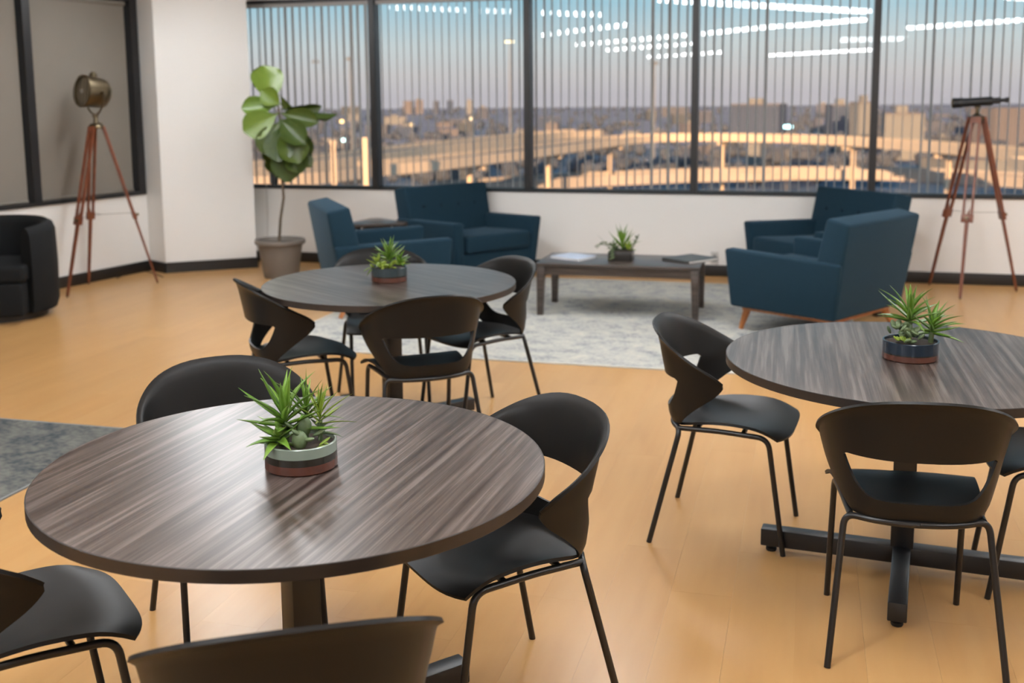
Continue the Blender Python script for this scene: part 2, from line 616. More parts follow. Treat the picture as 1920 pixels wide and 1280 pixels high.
# ---- floor planks, laid square to the window wall
PW, PL_, JO = 0.20, 1.50, 0.0004
pm = MB().box(0, PW - JO, 0, PL_ - JO, -0.012, 0.0).build('plank_proto', M['plank'])
plank_me = pm.data
plank_me.name = 'plank'
bpy.data.objects.remove(pm)


def project(P):
    q = Vector(P) - CAMC
    zc = q.dot(FW)
    if zc < 0.2: return None
    return (CX + FPX * q.dot(CAMX) / zc, CY - FPX * q.dot(CAMU) / zc, zc)


rngp = random.Random(3)
cand, rest = [], []


def inside(p):
    # inside the room polygon (convex enough): test against the two window walls
    return (p - WP).dot(WN) < 0.05 and (Vector((p.x, p.y, 0)) - LB).dot(LN) < 0.05


for i in range(-48, 36):
    off = rngp.random() * PL_
    for j in range(-17, 2):
        s0, n0 = i * PW, j * PL_ + off
        o_ = wp(s0, n0)
        ctr = wp(s0 + PW / 2, n0 + PL_ / 2)
        corners = [wp(s0, n0), wp(s0 + PW, n0), wp(s0, n0 + PL_), wp(s0 + PW, n0 + PL_)]
        if not any(inside(c_) for c_ in corners): continue
        if min((c_ - WP).dot(WN) for c_ in corners) > 0.0: continue
        p = project(ctr)
        vis = False
        for c_ in corners + [ctr]:
            q = project(c_)
            if q and -20 < q[0] < 1940 and 150 < q[1] < 1300: vis = True
        if vis and p: cand.append((p[2], o_))
        else: rest.append(o_)
cand.sort(key=lambda t: t[0])
for k, (d_, o_) in enumerate(cand):
    if k < 300:
        o = link('plank', plank_me, None, fl)
        o.location = o_
        o.rotation_euler = (0, 0, RZ)
    else:
        rest.append(o_)
rb = MB()
for o_ in rest:
    vs = [o_ + WD * a + WN * b_ + Vector((0, 0, z)) for z in (-0.012, 0) for b_ in (0, PL_ - JO) for a in (0, PW - JO)]
    rb.add(vs, [(0, 2, 3, 1), (4, 5, 7, 6), (0, 1, 5, 4), (2, 6, 7, 3), (0, 4, 6, 2), (1, 3, 7, 5)])
rb_me = mesh_of('outer_planks', rb.v, rb.f)
far = link('outer_planks', rb_me, M['plank'], fl)
far.data.transform(Matrix.Rotation(-RZ, 4, 'Z'))
far.rotation_euler = (0, 0, RZ)
tag(far, None, None, None, 'stuff')

# ---- windows of the back wall
MUL = [-4.797, -3.269, -1.741, -0.201, 1.327, 2.855, 4.383]
for i in range(len(MUL) - 1):
    a, b_ = MUL[i], MUL[i + 1]
    fr = MB()
    wbox(fr, b_ - 0.029, b_ + 0.029, -0.012, 0.135, SILL, HEAD)          # mullion
    wbox(fr, a + 0.029, b_ - 0.029, -0.012, 0.010, SILL, SILL + 0.022)   # sill edge
    wbox(fr, a + 0.029, b_ - 0.029, 0.090, 0.135, SILL, SILL + 0.03)     # glazing rail
    wbox(fr, a + 0.029, b_ - 0.029, -0.012, 0.135, HEAD - 0.03, HEAD)    # head
    fr = fr.build('window_%d' % (i + 1), M['frame'])
    tag(fr, None, None, None, 'structure')
    fr['label'] = ['dark framed window pane beside the corner column', 'dark framed window pane behind the left blue armchairs',
                   'dark framed window pane above the coffee table', 'dark framed window pane left of the right armchair back',
                   'dark framed window pane behind the telescope', 'dark framed window pane past the right edge'][i]
    ld = MB()
    wbox(ld, a + 0.029, b_ - 0.029, 0.010, 0.090, SILL, SILL + 0.006)
    ld.build('sill_ledge', M['ledge'], fr)
    g = MB()
    wbox(g, a + 0.029, b_ - 0.029, 0.112, 0.1125, SILL + 0.03, HEAD - 0.03)
    me = mesh_of('pane', [wp(a + .029, .112, SILL + .03), wp(b_ - .029, .112, SILL + .03), wp(b_ - .029, .112, HEAD - .03), wp(a + .029, .112, HEAD - .03)], [(0, 1, 2, 3)])
    link('pane', me, M['glass'], fr)

# ---- windows of the left wall (shaded)
LM = [0.02, 1.28, 2.54, 3.80]
for i in range(3):
    a, b_ = LM[i], LM[i + 1]
    fr = MB()
    lbox(fr, b_ - 0.04, b_ + 0.04, -0.02, 0.13, SILL, HEAD)
    if i == 0: lbox(fr, a, a + 0.085, -0.02, 0.13, SILL, HEAD)
    lo = a + (0.085 if i == 0 else 0.04)
    lbox(fr, lo, b_ - 0.04, -0.02, 0.02, SILL, SILL + 0.035)
    lbox(fr, lo, b_ - 0.04, 0.09, 0.13, SILL, SILL + 0.05)
    lbox(fr, lo, b_ - 0.04, -0.02, 0.13, HEAD - 0.04, HEAD)
    fr = fr.build('window_%d' % (i + 7), M['frame'])
    tag(fr, ['shaded side window nearest the corner column', 'shaded side window above the black barrel chair', 'shaded side window past the left edge'][i], None, None, 'structure')
    me = mesh_of('pane', [lp(lo, .11, SILL + .05), lp(b_ - .04, .11, SILL + .05), lp(b_ - .04, .11, HEAD - .04), lp(lo, .11, HEAD - .04)], [(0, 1, 2, 3)])
    link('pane', me, M['glass'], fr)
    ld = MB()
    lbox(ld, lo, b_ - 0.04, 0.02, 0.09, SILL, SILL + 0.012)
    ld.build('sill_ledge', M['ledge'], fr)
    # roller shade
    sh = thing('roller_shade', ['grey roller shade drawn behind the brass searchlight lamp', 'grey roller shade drawn above the black barrel chair', 'grey roller shade past the left edge of view'][i], 'window shade', lp((lo + b_ - .04) / 2, 0.05, SILL + 0.03))
    org = Vector(sh.location)
    q = MB()
    lbox(q, lo + 0.012, b_ - 0.052, 0.046, 0.048, SILL + 0.045, HEAD - 0.05)
    q.v = [tuple(Vector(v) - org) for v in q.v]
    q.build('fabric', M['shade'], sh)
    q = MB()
    q.tube([lp(lo + 0.012, 0.047, SILL + 0.045) - org, lp(b_ - 0.052, 0.047, SILL + 0.045) - org], 0.012, 10)
    q.build('hem_bar', M['shade'], sh, smooth=True)
    q = MB()
    q.tube([lp(lo + 0.01, 0.05, HEAD - 0.07) - org, lp(b_ - 0.05, 0.05, HEAD - 0.07) - org], 0.026, 14)
    q.build('roller', M['shade'], sh, smooth=True)
# solid wall left of the last shaded window
w = MB()
lbox(w, LM[-1] + 0.04, 9.0, 0.0, 0.16, SILL, HEAD)
tag(w.build('trim_1', M['wall']), 'plain wall panel beyond the side windows', None, None, 'structure')

# ---- vertical blinds
SW = 0.086
ns = 4
sv, sf = [], []
for k in range(ns + 1):
    t = k / ns
    yy = (t - 0.5) * SW
    xx = 0.006 * (1 - (2 * t - 1) ** 2)
    for z in (0.775, 2.505): 
        sv.append((xx, yy, z)); sv.append((xx + 0.0012, yy, z))
for k in range(ns):
    b_ = k * 4
    c_ = b_ + 4
    sf += [(b_, c_, c_ + 2, b_ + 2), (b_ + 1, b_ + 3, c_ + 3, c_ + 1), (b_, b_ + 1, c_ + 1, c_), (b_ + 2, c_ + 2, c_ + 3, b_ + 3)]
sf += [(0, 2, 3, 1), (ns * 4, ns * 4 + 1, ns * 4 + 3, ns * 4 + 2)]
slat_me = mesh_of('slat', sv, sf)
slat_me.materials.append(M['slat'])
slat_me.shade_smooth()
slat_me.set_sharp_from_angle(angle=R(40))
vane_turn = [(12, 9), (7, 4), (10, 4), (13, 2), (5, 9), (8, 8)]
rb_ = random.Random(11)
blabels = ['grey vertical blind in the window beside the corner column', 'grey vertical blind behind the left pair of armchairs',
           'grey vertical blind in the window above the coffee table', 'grey vertical blind left of the right armchair back',
           'grey vertical blind in the window behind the telescope', 'grey vertical blind at the far right edge']
for i in range(len(MUL) - 1):
    a, b_ = MUL[i], MUL[i + 1]
    ctr = wp((a + b_) / 2, 0.046, 0)
    bl = thing('vertical_blind', blabels[i], 'blind', ctr, RZ, 'open vertical blinds of the window wall')
    half = (b_ - a) / 2 - 0.035
    MB().box(-half, half, -0.022, 0.022, 2.505, 2.538).build('headrail', M['slat'], bl)
    d = ctr - CAMC
    ang = math.atan2(d.y, d.x) - PI / 2 - RZ        # vanes hang nearly edge-on to the room
    n = 19
    for k in range(n):
        x = -half + 0.045 + (2 * half - 0.09) * k / (n - 1)
        o = link('slat', slat_me, None, bl)
        o.location = (x + rb_.uniform(-.004, .004), 0, 0)
        o.rotation_euler = (0, 0, ang + R(vane_turn[i][0] + (vane_turn[i][1] - vane_turn[i][0]) * k / (n - 1)) + R(rb_.uniform(-4, 4)) + (R(7) if rb_.random() < 0.12 else 0))
    if i == 0:
        q = MB()
        x0 = wp(-4.43, -0.02, 0)
        rel = Matrix.Rotation(-RZ, 4, 'Z') @ (x0 - ctr)
        q.tube([(rel.x, rel.y, 2.5), (rel.x, rel.y, 0.9), (rel.x + .008, rel.y - .012, 0.5), (rel.x - .004, rel.y - .012, 0.22)], 0.0028, 6)
        q.build('pull_cord', M['slat'], bl, smooth=True)

# ================================================================ ceiling lights (most are seen mirrored in the window glass)
LZ = CEIL - 0.035
GP = wp(0, 0.112)


def mirror_to_ceiling(px, py):
    d = ray(px, py)
    t = (GP - CAMC).dot(WN) / d.dot(WN)
    g = CAMC + d * t
    r = d - 2 * d.dot(WN) * WN
    return g + r * ((LZ - g.z) / r.z)


LIGHTS = [((615, 10), (1125, 28), 'nearest the corner column'), ((1004, 67), (1178, 46), 'over the left side of the cafe tables'),
          ((1085, 84), (1288, 66), 'left of the viewer'), ((1141, 94), (1298, 82), 'behind the viewer to the left'),
          ((1217, 107), (1352, 98), 'far behind the viewer to the left'), ((1235, 0), (1626, 22), 'over the middle of the lounge'),
          ((1313, 64), (1460, 49), 'above the front cafe table'), ((1479, 49), (1619, 37), 'right of the front cafe table'),
          ((1443, 104), (1641, 93), 'far behind the viewer'), ((1702, 53), (1940, 36), 'right of the viewer')]
SPOTS = [(mirror_to_ceiling(*a), mirror_to_ceiling(*b_), w_) for a, b_, w_ in LIGHTS]
SPOTS.append((Vector((3.75, 5.90, LZ)), Vector((5.35, 2.55, LZ)), 'added unseen over the right side of the room'))   # unseen pair, added along the zigzag to brighten the right side
SPOTS.append((Vector((3.95, 6.45, LZ)), Vector((6.45, 8.05, LZ)), 'added unseen near the window wall at the far right'))
for A, B, where in SPOTS:
    L = (B - A).length
    mid = (A + B) / 2
    t = thing('ceiling_light', 'slim white linear ceiling light ' + where, 'light', (mid.x, mid.y, CEIL), math.atan2(B.y - A.y, B.x - A.x), 'linear ceiling lights')
    MB().box(-L / 2 - .02, L / 2 + .02, -0.095, 0.095, -0.010, 0.0).build('housing', M['housing'], t)
    MB().box(-L / 2, L / 2, -0.08, 0.08, -0.058, -0.0101).build('diffuser', M['lampglow'], t, bevel=0.02, seg=3)
A, B = mirror_to_ceiling(1635, 72), mirror_to_ceiling(1635, 80)
t = thing('ceiling_light', 'square white ceiling panel light far behind the viewer', 'light', ((A.x + B.x) / 2, (A.y + B.y) / 2, CEIL), RZ)
MB().box(-.63, .63, -.93, .93, -.010, 0).build('housing', M['housing'], t)
MB().box(-.6, .6, -.9, .9, -.013, -.0101).build('diffuser', emis('panel_light', LAMP_COLOR, LAMP_RADIANCE * 0.3), t)
# ================================================================ rugs
def rug(name, label, cat, near_left, along, depth, h, m_top, m_edge, flip=1):
    t = thing(name, label, cat, (near_left.x, near_left.y, 0), RZ)
    MB().box(0.012, along - 0.012, 0.012, depth - 0.012, 0.0005, h).build('pile', m_top, t)
    e = MB()
    e.box(0, along, 0, 0.012, 0.0005, h + .0005).box(0, along, depth - .012, depth, 0.0005, h + .0005)
    e.box(0, 0.012, 0.012, depth - .012, 0.0005, h + .0005).box(along - 0.012, along, 0.012, depth - .012, 0.0005, h + .0005)
    e.build('binding', m_edge, t)
    return t


RUGH = 0.007
rug('area_rug', 'pale grey distressed area rug under the coffee table', 'rug', Vector((-1.67, 7.05, 0)), 3.80, 3.10, RUGH, M['rug'], M['rugedge'])
c2 = Vector((-1.84, 5.24, 0)) - WD * 3.0 - WN * 3.0
rug('area_rug', 'slate grey distressed area rug left of the front cafe table', 'rug', c2, 3.0, 3.0, RUGH, M['rug2'], M['rug2edge'])

# ================================================================ cafe chair
def lerp_tab(tab, z):
    if z <= tab[0][0]: return tab[0][1]
    for (a, va), (b, vb) in zip(tab, tab[1:]):
        if z <= b:
            t = (z - a) / (b - a)
            return va + (vb - va) * t
    return tab[-1][1]


TW = [(.43, .203), (.47, .217), (.54, .236), (.62, .256), (.70, .270), (.80, .278)]
TY = [(.43, -.190), (.46, -.204), (.52, -.214), (.62, -.226), (.72, -.244), (.80, -.262)]
S_S, S_H = 0.52, 0.57
CD = 0.248                                        # how far the arms reach forward


def plan(s, z, out=0.0):
    ph = abs(s) * PI / 2
    sg = 1 if s >= 0 else -1
    W, Y = lerp_tab(TW, z), lerp_tab(TY, z)
    e = 0.62 + 0.22 * min(1, max(0, (z - .44) / .16))
    x = sg * W * math.sin(ph) ** e
    y = Y + CD * (1 - max(0.0, math.cos(ph)) ** e)
    return Vector((x + sg * out * math.sin(ph), y - out * math.cos(ph), z))


def ztop(s):
    c = 1 - math.cos(abs(s) * PI / 2)
    return 0.797 - 0.160 * c ** 1.05


def zlow(s):
    a = abs(s)
    if a <= S_S: return 0.436
    t = (a - S_S) / (1 - S_S)
    return 0.436 + 0.146 * t ** 1.15


def zpair(s):
    a = abs(s)
    lo, hi = zlow(s), ztop(s)
    if a > 0.90:
        m = (lo + hi) / 2
        k = max(0.0, 1 - ((a - 0.90) / 0.10) ** 2.6) ** (1 / 2.6)
        k = max(k, 0.28)
        lo, hi = m + (lo - m) * k, m + (hi - m) * k
    return lo, hi


def zmid(s):
    a = abs(s)
    lo, hi = zpair(s)
    if a <= S_H: return 0.614 - 0.010 * max(0, (a / S_H - .9) / .1) ** 2
    t = (a - S_H) / (1 - S_H)
    m = 0.604 * (1 - t) + 0.606 * t
    return min(max(m, lo + 0.3 * (hi - lo)), hi - 0.3 * (hi - lo))


def zhole(s):
    a = abs(s) / S_H
    if a >= 1: return zmid(s)
    return 0.490 + (0.606 - 0.490) * a ** 4.6 + 0.006 * a ** 20


def chair_meshes():
    ss = [0, .07, .14, .21, .28, .35, .41, .46, .49, .52, .54, .553, .562, S_H, .60, .65, .70, .75, .80, .85, .89, .93, .955, .975, .99, 1.0]
    ss = [-v for v in reversed(ss[1:])] + ss
    vs, fs, idx = [], [], {}

    def V(key, p):
        if key not in idx:
            idx[key] = len(vs)
            vs.append(tuple(p))
        return idx[key]
    up = [0, .15, .35, .55, .75, .88, .94, 1.0]
    upo = [0, 0, 0, 0, 0, .0015, .006, .013]
    lo = [0, .12, .3, .55, .8, 1.0]
    for i, s in enumerate(ss):
        zl, zh = zpair(s)
        zm = zmid(s)
        for j, t in enumerate(up):
            z = zm + (zh - zm) * t
            V((i, 'u', j), plan(s, z, upo[j] * min(1, (zh - zl) / .06)))
        zh2 = zhole(s)
        for j, t in enumerate(lo):
            z = zl + (zh2 - zl) * t
            if j == len(lo) - 1 and abs(s) >= S_H - 1e-6:
                idx[(i, 'l', j)] = idx[(i, 'u', 0)]
            else:
                V((i, 'l', j), plan(s, z))
    for i in range(len(ss) - 1):
        for j in range(len(up) - 1):
            fs.append((idx[(i, 'u', j)], idx[(i + 1, 'u', j)], idx[(i + 1, 'u', j + 1)], idx[(i, 'u', j + 1)]))
        for j in range(len(lo) - 1):
            q = (idx[(i, 'l', j)], idx[(i + 1, 'l', j)], idx[(i + 1, 'l', j + 1)], idx[(i, 'l', j + 1)])
            fs.append(tuple(dict.fromkeys(q)))
    back = mesh_of('backrest', vs, fs)
    # seat
    nu, nv = 16, 14
    vs, fs = [], []
    for j in range(nv + 1):
        v = j / nv
        for i in range(nu + 1):
            u = -1 + 2 * i / nu
            r = plan(u * S_S, 0.438)
            xr = r.x
            xf = u * (0.224 - 0.004 * abs(u) ** 3)
            e = v ** 0.55
            x = xr * (1 - e) + xf * e
            # hug the rear curve, straighten towards the front
            yf = 0.252 - 0.040 * abs(u) ** 4
            y = r.y * (1 - v) + yf * v
            z = 0.438
            z += 0.012 * math.sin(min(1, v / 0.5) * PI / 2) * 0.6
            z += 0.016 * abs(u) ** 2.5 * math.sin(v * PI) 
            z -= 0.010 * (1 - abs(u) ** 2) * math.sin(v * PI)
            f = max(0, (v - 0.72) / 0.28)
            z -= 0.022 * f ** 2
            vs.append((x, y, z))
    for j in range(nv):
        for i in range(nu):
            a = j * (nu + 1) + i
            fs.append((a, a + 1, a + nu + 2, a + nu + 1))
    seat = mesh_of('seat', vs, fs)
    return back, seat


def shellize(o, th):
    m = o.modifiers.new('thick', 'SOLIDIFY')
    m.thickness = th
    m.offset = 0
    e = o.modifiers.new('edges', 'EDGE_SPLIT')
    e.split_angle = R(50)
    s = None
    return o


def make_chair():
    root = empty('cafe_chair')
    b, s = chair_meshes()
    b.shade_smooth(); s.shade_smooth()
    shellize(link('backrest', b, M['plastic'], root), 0.0085)
    shellize(link('seat', s, M['plastic'], root), 0.010)
    r = 0.0098
    zt = 0.425
    for sx in (-1, 1):
        # rear legs turn into half of the bowed bar behind the seat each
        q = MB()
        bar = [(sx * .125, -.176, zt), (sx * .085, -.188, zt), (sx * .042, -.195, zt), (0, -.197, zt)]
        q.tube(arc_path([(sx * .240, -.238, 0.0), (sx * .196, -.138, zt)] + bar, 0.036, 7), r, 10)
        q.build('leg', M['steel'], root, smooth=True)
        # front legs turn into the side rails
        q = MB()
        q.tube(arc_path([(sx * .200, .238, 0.0), (sx * .194, .176, zt - .004), (sx * .186, .0, zt + .003), (sx * .180, -.145, zt)], 0.040, 7), r, 10)
        q.build('leg', M['steel'], root, smooth=True)
    q = MB()
    q.tube([(-.188, .085, zt), (.188, .085, zt)], r * .9, 10)
    q.tube([(-.184, -.08, zt), (.184, -.08, zt)], r * .9, 10)
    q.build('cross_bar', M['steel'], root, smooth=True)
    return root


CH = [  # x, y, facing angle (deg), label
    (0.801, 3.963, -21.0, 'black cafe chair left of the right-hand table, its seat turned outward'),
    (1.171, 3.115, 79.0, 'black cafe chair in front of the right-hand table, seen from behind'),
    (1.815, 3.47, 163.0, 'black cafe chair at the right edge, mostly behind another chair'),
    (-0.415, 4.76, 111.0, 'black cafe chair in front of the middle table, its open back to the viewer'),
    (-1.02, 5.06, 25.0, 'black cafe chair at the left side of the middle table, seen from the side'),
    (-0.170, 5.465, 215.0, 'black cafe chair at the right side of the middle table'),
    (-0.685, 5.755, -77.0, 'black cafe chair behind the middle table, mostly hidden by it'),
    (-0.040, 2.785, 209.0, 'large black cafe chair at the right side of the front table'),
    (-0.845, 3.205, -65.0, 'black cafe chair behind the front table, its curved back above the edge'),
    (-0.412, 1.878, 104.0, 'black cafe chair nearest the viewer, cut off by the bottom edge'),
    (-1.150, 2.375, 34.0, 'black cafe chair cut off by the left edge beside the front table'),
]
proto = make_chair()
for i, (x, y, a, lab) in enumerate(CH):
    o = proto if i == 0 else copy_tree(proto)
    o.location = (x, y, 0)
    o.rotation_euler = (0, 0, R(a - 90))
    tag(o, lab, 'chair', 'black moulded cafe chairs')

# ================================================================ cafe tables
TZ, TR, TT = 0.74, 0.607, 0.029


def make_table():
    t = empty('cafe_table')
    n = 96
    MB().lathe([(0.0, TZ - 0.004), (TR - 0.0035, TZ - 0.004), (TR - 0.0035, TZ), (0.0, TZ)], n).build('table_top', M['lam'], t, smooth=True, autosmooth=30)
    MB().lathe([(TR - .0036, TZ - TT), (TR - 0.001, TZ - TT), (TR, TZ - TT + .001), (TR, TZ - .0012), (TR - .0012, TZ), (TR - .0034, TZ)], n, loop=True).build('edge_band', M['edge'], t, smooth=True, autosmooth=30)
    MB().lathe([(0.0, TZ - TT), (TR - .0037, TZ - TT), (TR - .0037, TZ - 0.0042), (0.0, TZ - .0042)], n).build('core_board', M['edge'], t)
    # base turned as its own child
    MB().box(-.0375, .0375, -.0375, .0375, 0.085, TZ - TT - .01).build('column', M['gunmetal'], t, bevel=0.004)
    q = MB()
    q.box(-.30, .30, -.03, .03, TZ - TT - .030, TZ - TT).box(-.03, .03, -.30, -.03, TZ - TT - .030, TZ - TT).box(-.03, .03, .03, .30, TZ - TT - .030, TZ - TT)
    q.build('top_spider', M['gunmetal'], t)
    b = MB()
    b.box(-.475, .475, -.029, .029, .024, .086).build('base_bar', M['gunmetal'], t, bevel=0.004)
    b = MB()
    b.box(-.0289, .0289, -.475, -.0291, .0242, .0858).box(-.0289, .0289, .0291, .475, .0242, .0858)
    b.build('base_bar', M['gunmetal'], t, bevel=0.004)
    for (x, y) in ((.44, 0), (-.44, 0), (0, .44), (0, -.44)):
        g = MB().lathe([(0.0, 0.0), (.017, 0.0), (.019, .004), (.019, .012), (.010, .014), (.010, .026), (0, .026)], 16,
                       Matrix.Translation((x, y, 0)))
        g.build('foot_glide', M['cord'], t, smooth=True)
    return t


TBL = [(-0.531, 2.570, 35.0, 'round dark wood cafe table in the foreground with a sage-rimmed planter'),
       (-0.589, 5.202, 38.0, 'round dark wood cafe table in the middle, ringed by four chairs'),
       (1.334, 3.588, -21.0, 'round dark wood cafe table at the right with a navy planter')]
tp = make_table()
for i, (x, y, a, lab) in enumerate(TBL):
    o = tp if i == 0 else copy_tree(tp)
    o.location = (x, y, 0)
    o.rotation_euler = (0, 0, R(a))
    tag(o, lab, 'table', 'round cafe tables')
    # grain runs the same way across the room whatever the base's turn
    for ch in o.children:
        if ch.name.startswith('table_top'):
            ch.rotation_euler = (0, 0, R(-a + (0, 60, 4)[i]))

# ================================================================ armchairs
AW, AD, AH, ARM = 0.95, 0.92, 0.835, 0.57


def soft(name, m, parent, verts, faces, bev=0.025, seg=3):
    return MB().add(verts, faces).build(name, m, parent, bevel=bev, seg=seg, autosmooth=60)


HEXF = [(0, 2, 3, 1), (4, 5, 7, 6), (0, 1, 5, 4), (2, 6, 7, 3), (0, 4, 6, 2), (1, 3, 7, 5)]


def hexa(b0, b1):
    """b0, b1: bottom and top quads as ((x0,y0),(x1,y0),(x0,y1),(x1,y1)) + z each corner"""
    return [Vector(p) for p in b0] + [Vector(p) for p in b1], HEXF


def make_armchair():
    t = empty('armchair')
    hw = AW / 2
    yf, yr = 0.43, -0.41
    zb = 0.165
    # seat deck
    MB().box(-hw + .10, hw - .10, yr + .12, yf - .035, zb, 0.30).build('seat_base', M['blue'], t, bevel=.015, seg=2)
    v, f = hexa([(-hw + .125, -.22, .302), (hw - .125, -.22, .302), (-hw + .125, yf + .005, .302), (hw - .125, yf + .005, .302)],
                [(-hw + .125, -.22, .430), (hw - .125, -.22, .430), (-hw + .125, yf + .005, .455), (hw - .125, yf + .005, .455)])
    soft('seat_cushion', M['blue'], t, v, f, 0.035, 4)
    # arms: tall panels that lean outwards, tops sloping down to the rear a touch
    for sx in (-1, 1):
        xo0, xi0 = sx * (hw - .035), sx * (hw - .125)
        xo1, xi1 = sx * (hw + .005), sx * (hw - .100)
        kz = (ARM - .025 - zb) / (AH - zb)
        b = [(xo0, yr + .003, zb), (xi0, yr + .003, zb), (xo0, yf - .03, zb), (xi0, yf - .03, zb)]
        tt = [(xo1, yr - .10 * kz + .003, ARM - .025), (xi1, yr - .10 * kz + .003, ARM - .025), (xo1, yf, ARM), (xi1, yf, ARM)]
        v, f = hexa(b, tt)
        soft('arm', M['blue'], t, v, f, 0.022, 3)
    # back: full width slab, reclined
    bw = hw - .004
    ybf, ytf = yr + .235, yr + .070
    b = [(-hw + .035, yr, zb), (hw - .035, yr, zb), (-hw + .035, ybf, zb), (hw - .035, ybf, zb)]
    tt = [(-bw, yr - .10, AH - .032), (bw, yr - .10, AH - .032), (-bw + .012, ytf, AH), (bw - .012, ytf, AH)]
    v2, f2 = hexa(b, tt)
    bk = soft('backrest', M['blue'], t, v2, f2, 0.024, 3)
    # buttons on the back's front face
    for row, zz in enumerate((0.655,)):
        for c_ in range(4):
            x = -0.285 + 0.19 * c_
            kk = (zz - zb) / (AH - zb)
            y = ybf * (1 - kk) + ytf * kk + .001
            q = MB().lathe([(0.0, -.004), (.017, -.004), (.018, .001), (.012, .005), (0.0, .006)], 16,
                           Matrix.Translation((x, y, zz)) @ Matrix.Rotation(R(-90), 4, 'X'))
            q.build('button', M['bluebtn'], bk, smooth=True)
    # wooden base frame and splayed legs
    MB().box(-.36, .36, yr + .05, yr + .10, .135, zb + .002).box(-.36, .36, yf - .13, yf - .08, .135, zb + .002).box(-.36, -.31, yr + .10, yf - .13, .135, zb + .002).box(.31, .36, yr + .10, yf - .13, .135, zb + .002).build('base_frame', M['legwood'], t)
    for sx in (-1, 1):
        for (yt, yb) in ((yf - .105, yf - .075), (yr + .075, yr - .005)):
            q = MB()
            q.tube([(sx * .335, yt, .140), (sx * .365, yb, 0.0)], [.027, .016], 12)
            q.build('leg', M['legwood'], t, smooth=True)
    return t


AC = [(-1.00, 8.43, 19.0, 'blue armchair turned away from the viewer, left of its corner side table'),
      (-0.375, 9.665, -51.0, 'blue button-back armchair facing the viewer below the left windows'),
      (2.53, 8.865, 206.0, 'blue button-back armchair under the right window, behind another armchair'),
      (2.10, 7.47, 133.0, 'blue armchair seen from behind beside the right-hand cafe table')]
ap = make_armchair()
for i, (x, y, a, lab) in enumerate(AC):
    o = ap if i == 0 else copy_tree(ap)
    o.location = (x, y, RUGH)
    o.rotation_euler = (0, 0, R(a - 90))
    tag(o, lab, 'armchair', 'blue lounge armchairs')

# ================================================================ coffee table
ct = thing('coffee_table', 'low dark wood coffee table with tapered legs on the pale rug', 'table', (0.172, 8.013, RUGH), R(-14.2))
CL, CW, CZ = 1.205, 0.585, 0.393
MB().box(0, CL, 0, CW, CZ - .024, CZ).build('table_top', M['lam2'], ct, bevel=.003)
for (x0, x1, y0, y1) in ((.03, CL - .03, .02, .04), (.03, CL - .03, CW - .04, CW - .02), (.02, .04, .04, CW - .04), (CL - .04, CL - .02, .04, CW - .04)):
    MB().box(x0, x1, y0, y1, CZ - .088, CZ - .0242).build('apron', M['lam2'], ct)
for sx in (0, 1):
    for sy in (0, 1):
        cx, cy = (.036 if sx == 0 else CL - .036), (.036 if sy == 0 else CW - .036)
        ox, oy = (1 if sx == 0 else -1), (1 if sy == 0 else -1)
        a, b_ = .030, .030
        v = [(cx - a, cy - a, CZ - .0243), (cx + a, cy - a, CZ - .0243), (cx - a, cy + a, CZ - .0243), (cx + a, cy + a, CZ - .0243)]
        lo_ = [(cx - .022 - ox * .006, cy - .022 - oy * .006, 0), (cx + .022 - ox * .006, cy - .022 - oy * .006, 0), (cx - .022 - ox * .006, cy + .022 - oy * .006, 0), (cx + .022 - ox * .006, cy + .022 - oy * .006, 0)]
        MB().add(lo_ + v, HEXF).build('leg', M['lam2'], ct, bevel=.002)
CTOP = CZ + RUGH


def book(name, label, x, y, rz, w_, d_, h_, cover, cat='book'):
    t = thing(name, label, cat, (x, y, CTOP), rz)
    MB().box(-w_ / 2, w_ / 2, -d_ / 2, d_ / 2, 0.0, .0025).build('back_cover', cover, t)
    MB().box(-w_ / 2, w_ / 2, -d_ / 2, d_ / 2, h_ - .0025, h_).build('front_cover', cover, t)
    MB().box(-w_ / 2, -w_ / 2 + .003, -d_ / 2, d_ / 2, .0025, h_ - .0025).build('spine', cover, t)
    MB().box(-w_ / 2 + .003, w_ / 2 - .004, -d_ / 2 + .004, d_ / 2 - .004, .0026, h_ - .0026).build('page_block', M['paper'], t)
    return t


p = onz(1076, 480, CTOP + .015)
book('magazine', 'glossy pale blue and white magazine on the coffee table', p.x, p.y, R(-42), .27, .23, .018, M['paperblue'], 'magazine')
p = onz(1294, 485, CTOP + .01)
book('hardcover_book', 'thin charcoal book overhanging the right end of the coffee table', p.x, p.y, R(38), .32, .27, .020, M['darkcover'])

# ================================================================ corner side tables
def side_table(label, x, y, rz, z):
    t = thing('side_table', label, 'side table', (x, y, 0), rz)
    pts = []
    Rr = 0.225
    for k in range(3):
        a = 2 * PI * k / 3 + PI / 2
        cx, cy = Rr * math.cos(a), Rr * math.sin(a)
        for j in range(-5, 6):
            b_ = a + R(60) * j / 5
            pts.append((cx + .070 * math.cos(b_), cy + .070 * math.sin(b_)))
    MB().prism(pts, z - .028, z).build('table_top', M['lam2'], t, bevel=.003)
    for k in range(3):
        a = 2 * PI * k / 3 + PI / 2
        q = MB()
        Mx = Matrix.Translation((.20 * math.cos(a), .20 * math.sin(a), 0)) @ Matrix.Rotation(a, 4, 'Z')
        q.box(-.028, .028, -.028, .028, 0, z - .0282, Mx)
        q.build('leg', M['lam2'], t, bevel=.002)
    MB().lathe([(0, z - .08), (.13, z - .08), (.13, z - .0283), (0, z - .0283)], 24).build('apron', M['lam2'], t, smooth=True)
    return t


side_table('dark rounded-triangle side table between the two left armchairs', -1.19, 9.575, R(9), .545)
side_table('dark side table between the two right armchairs, nearly hidden', 2.60, 8.09, R(86), .545)

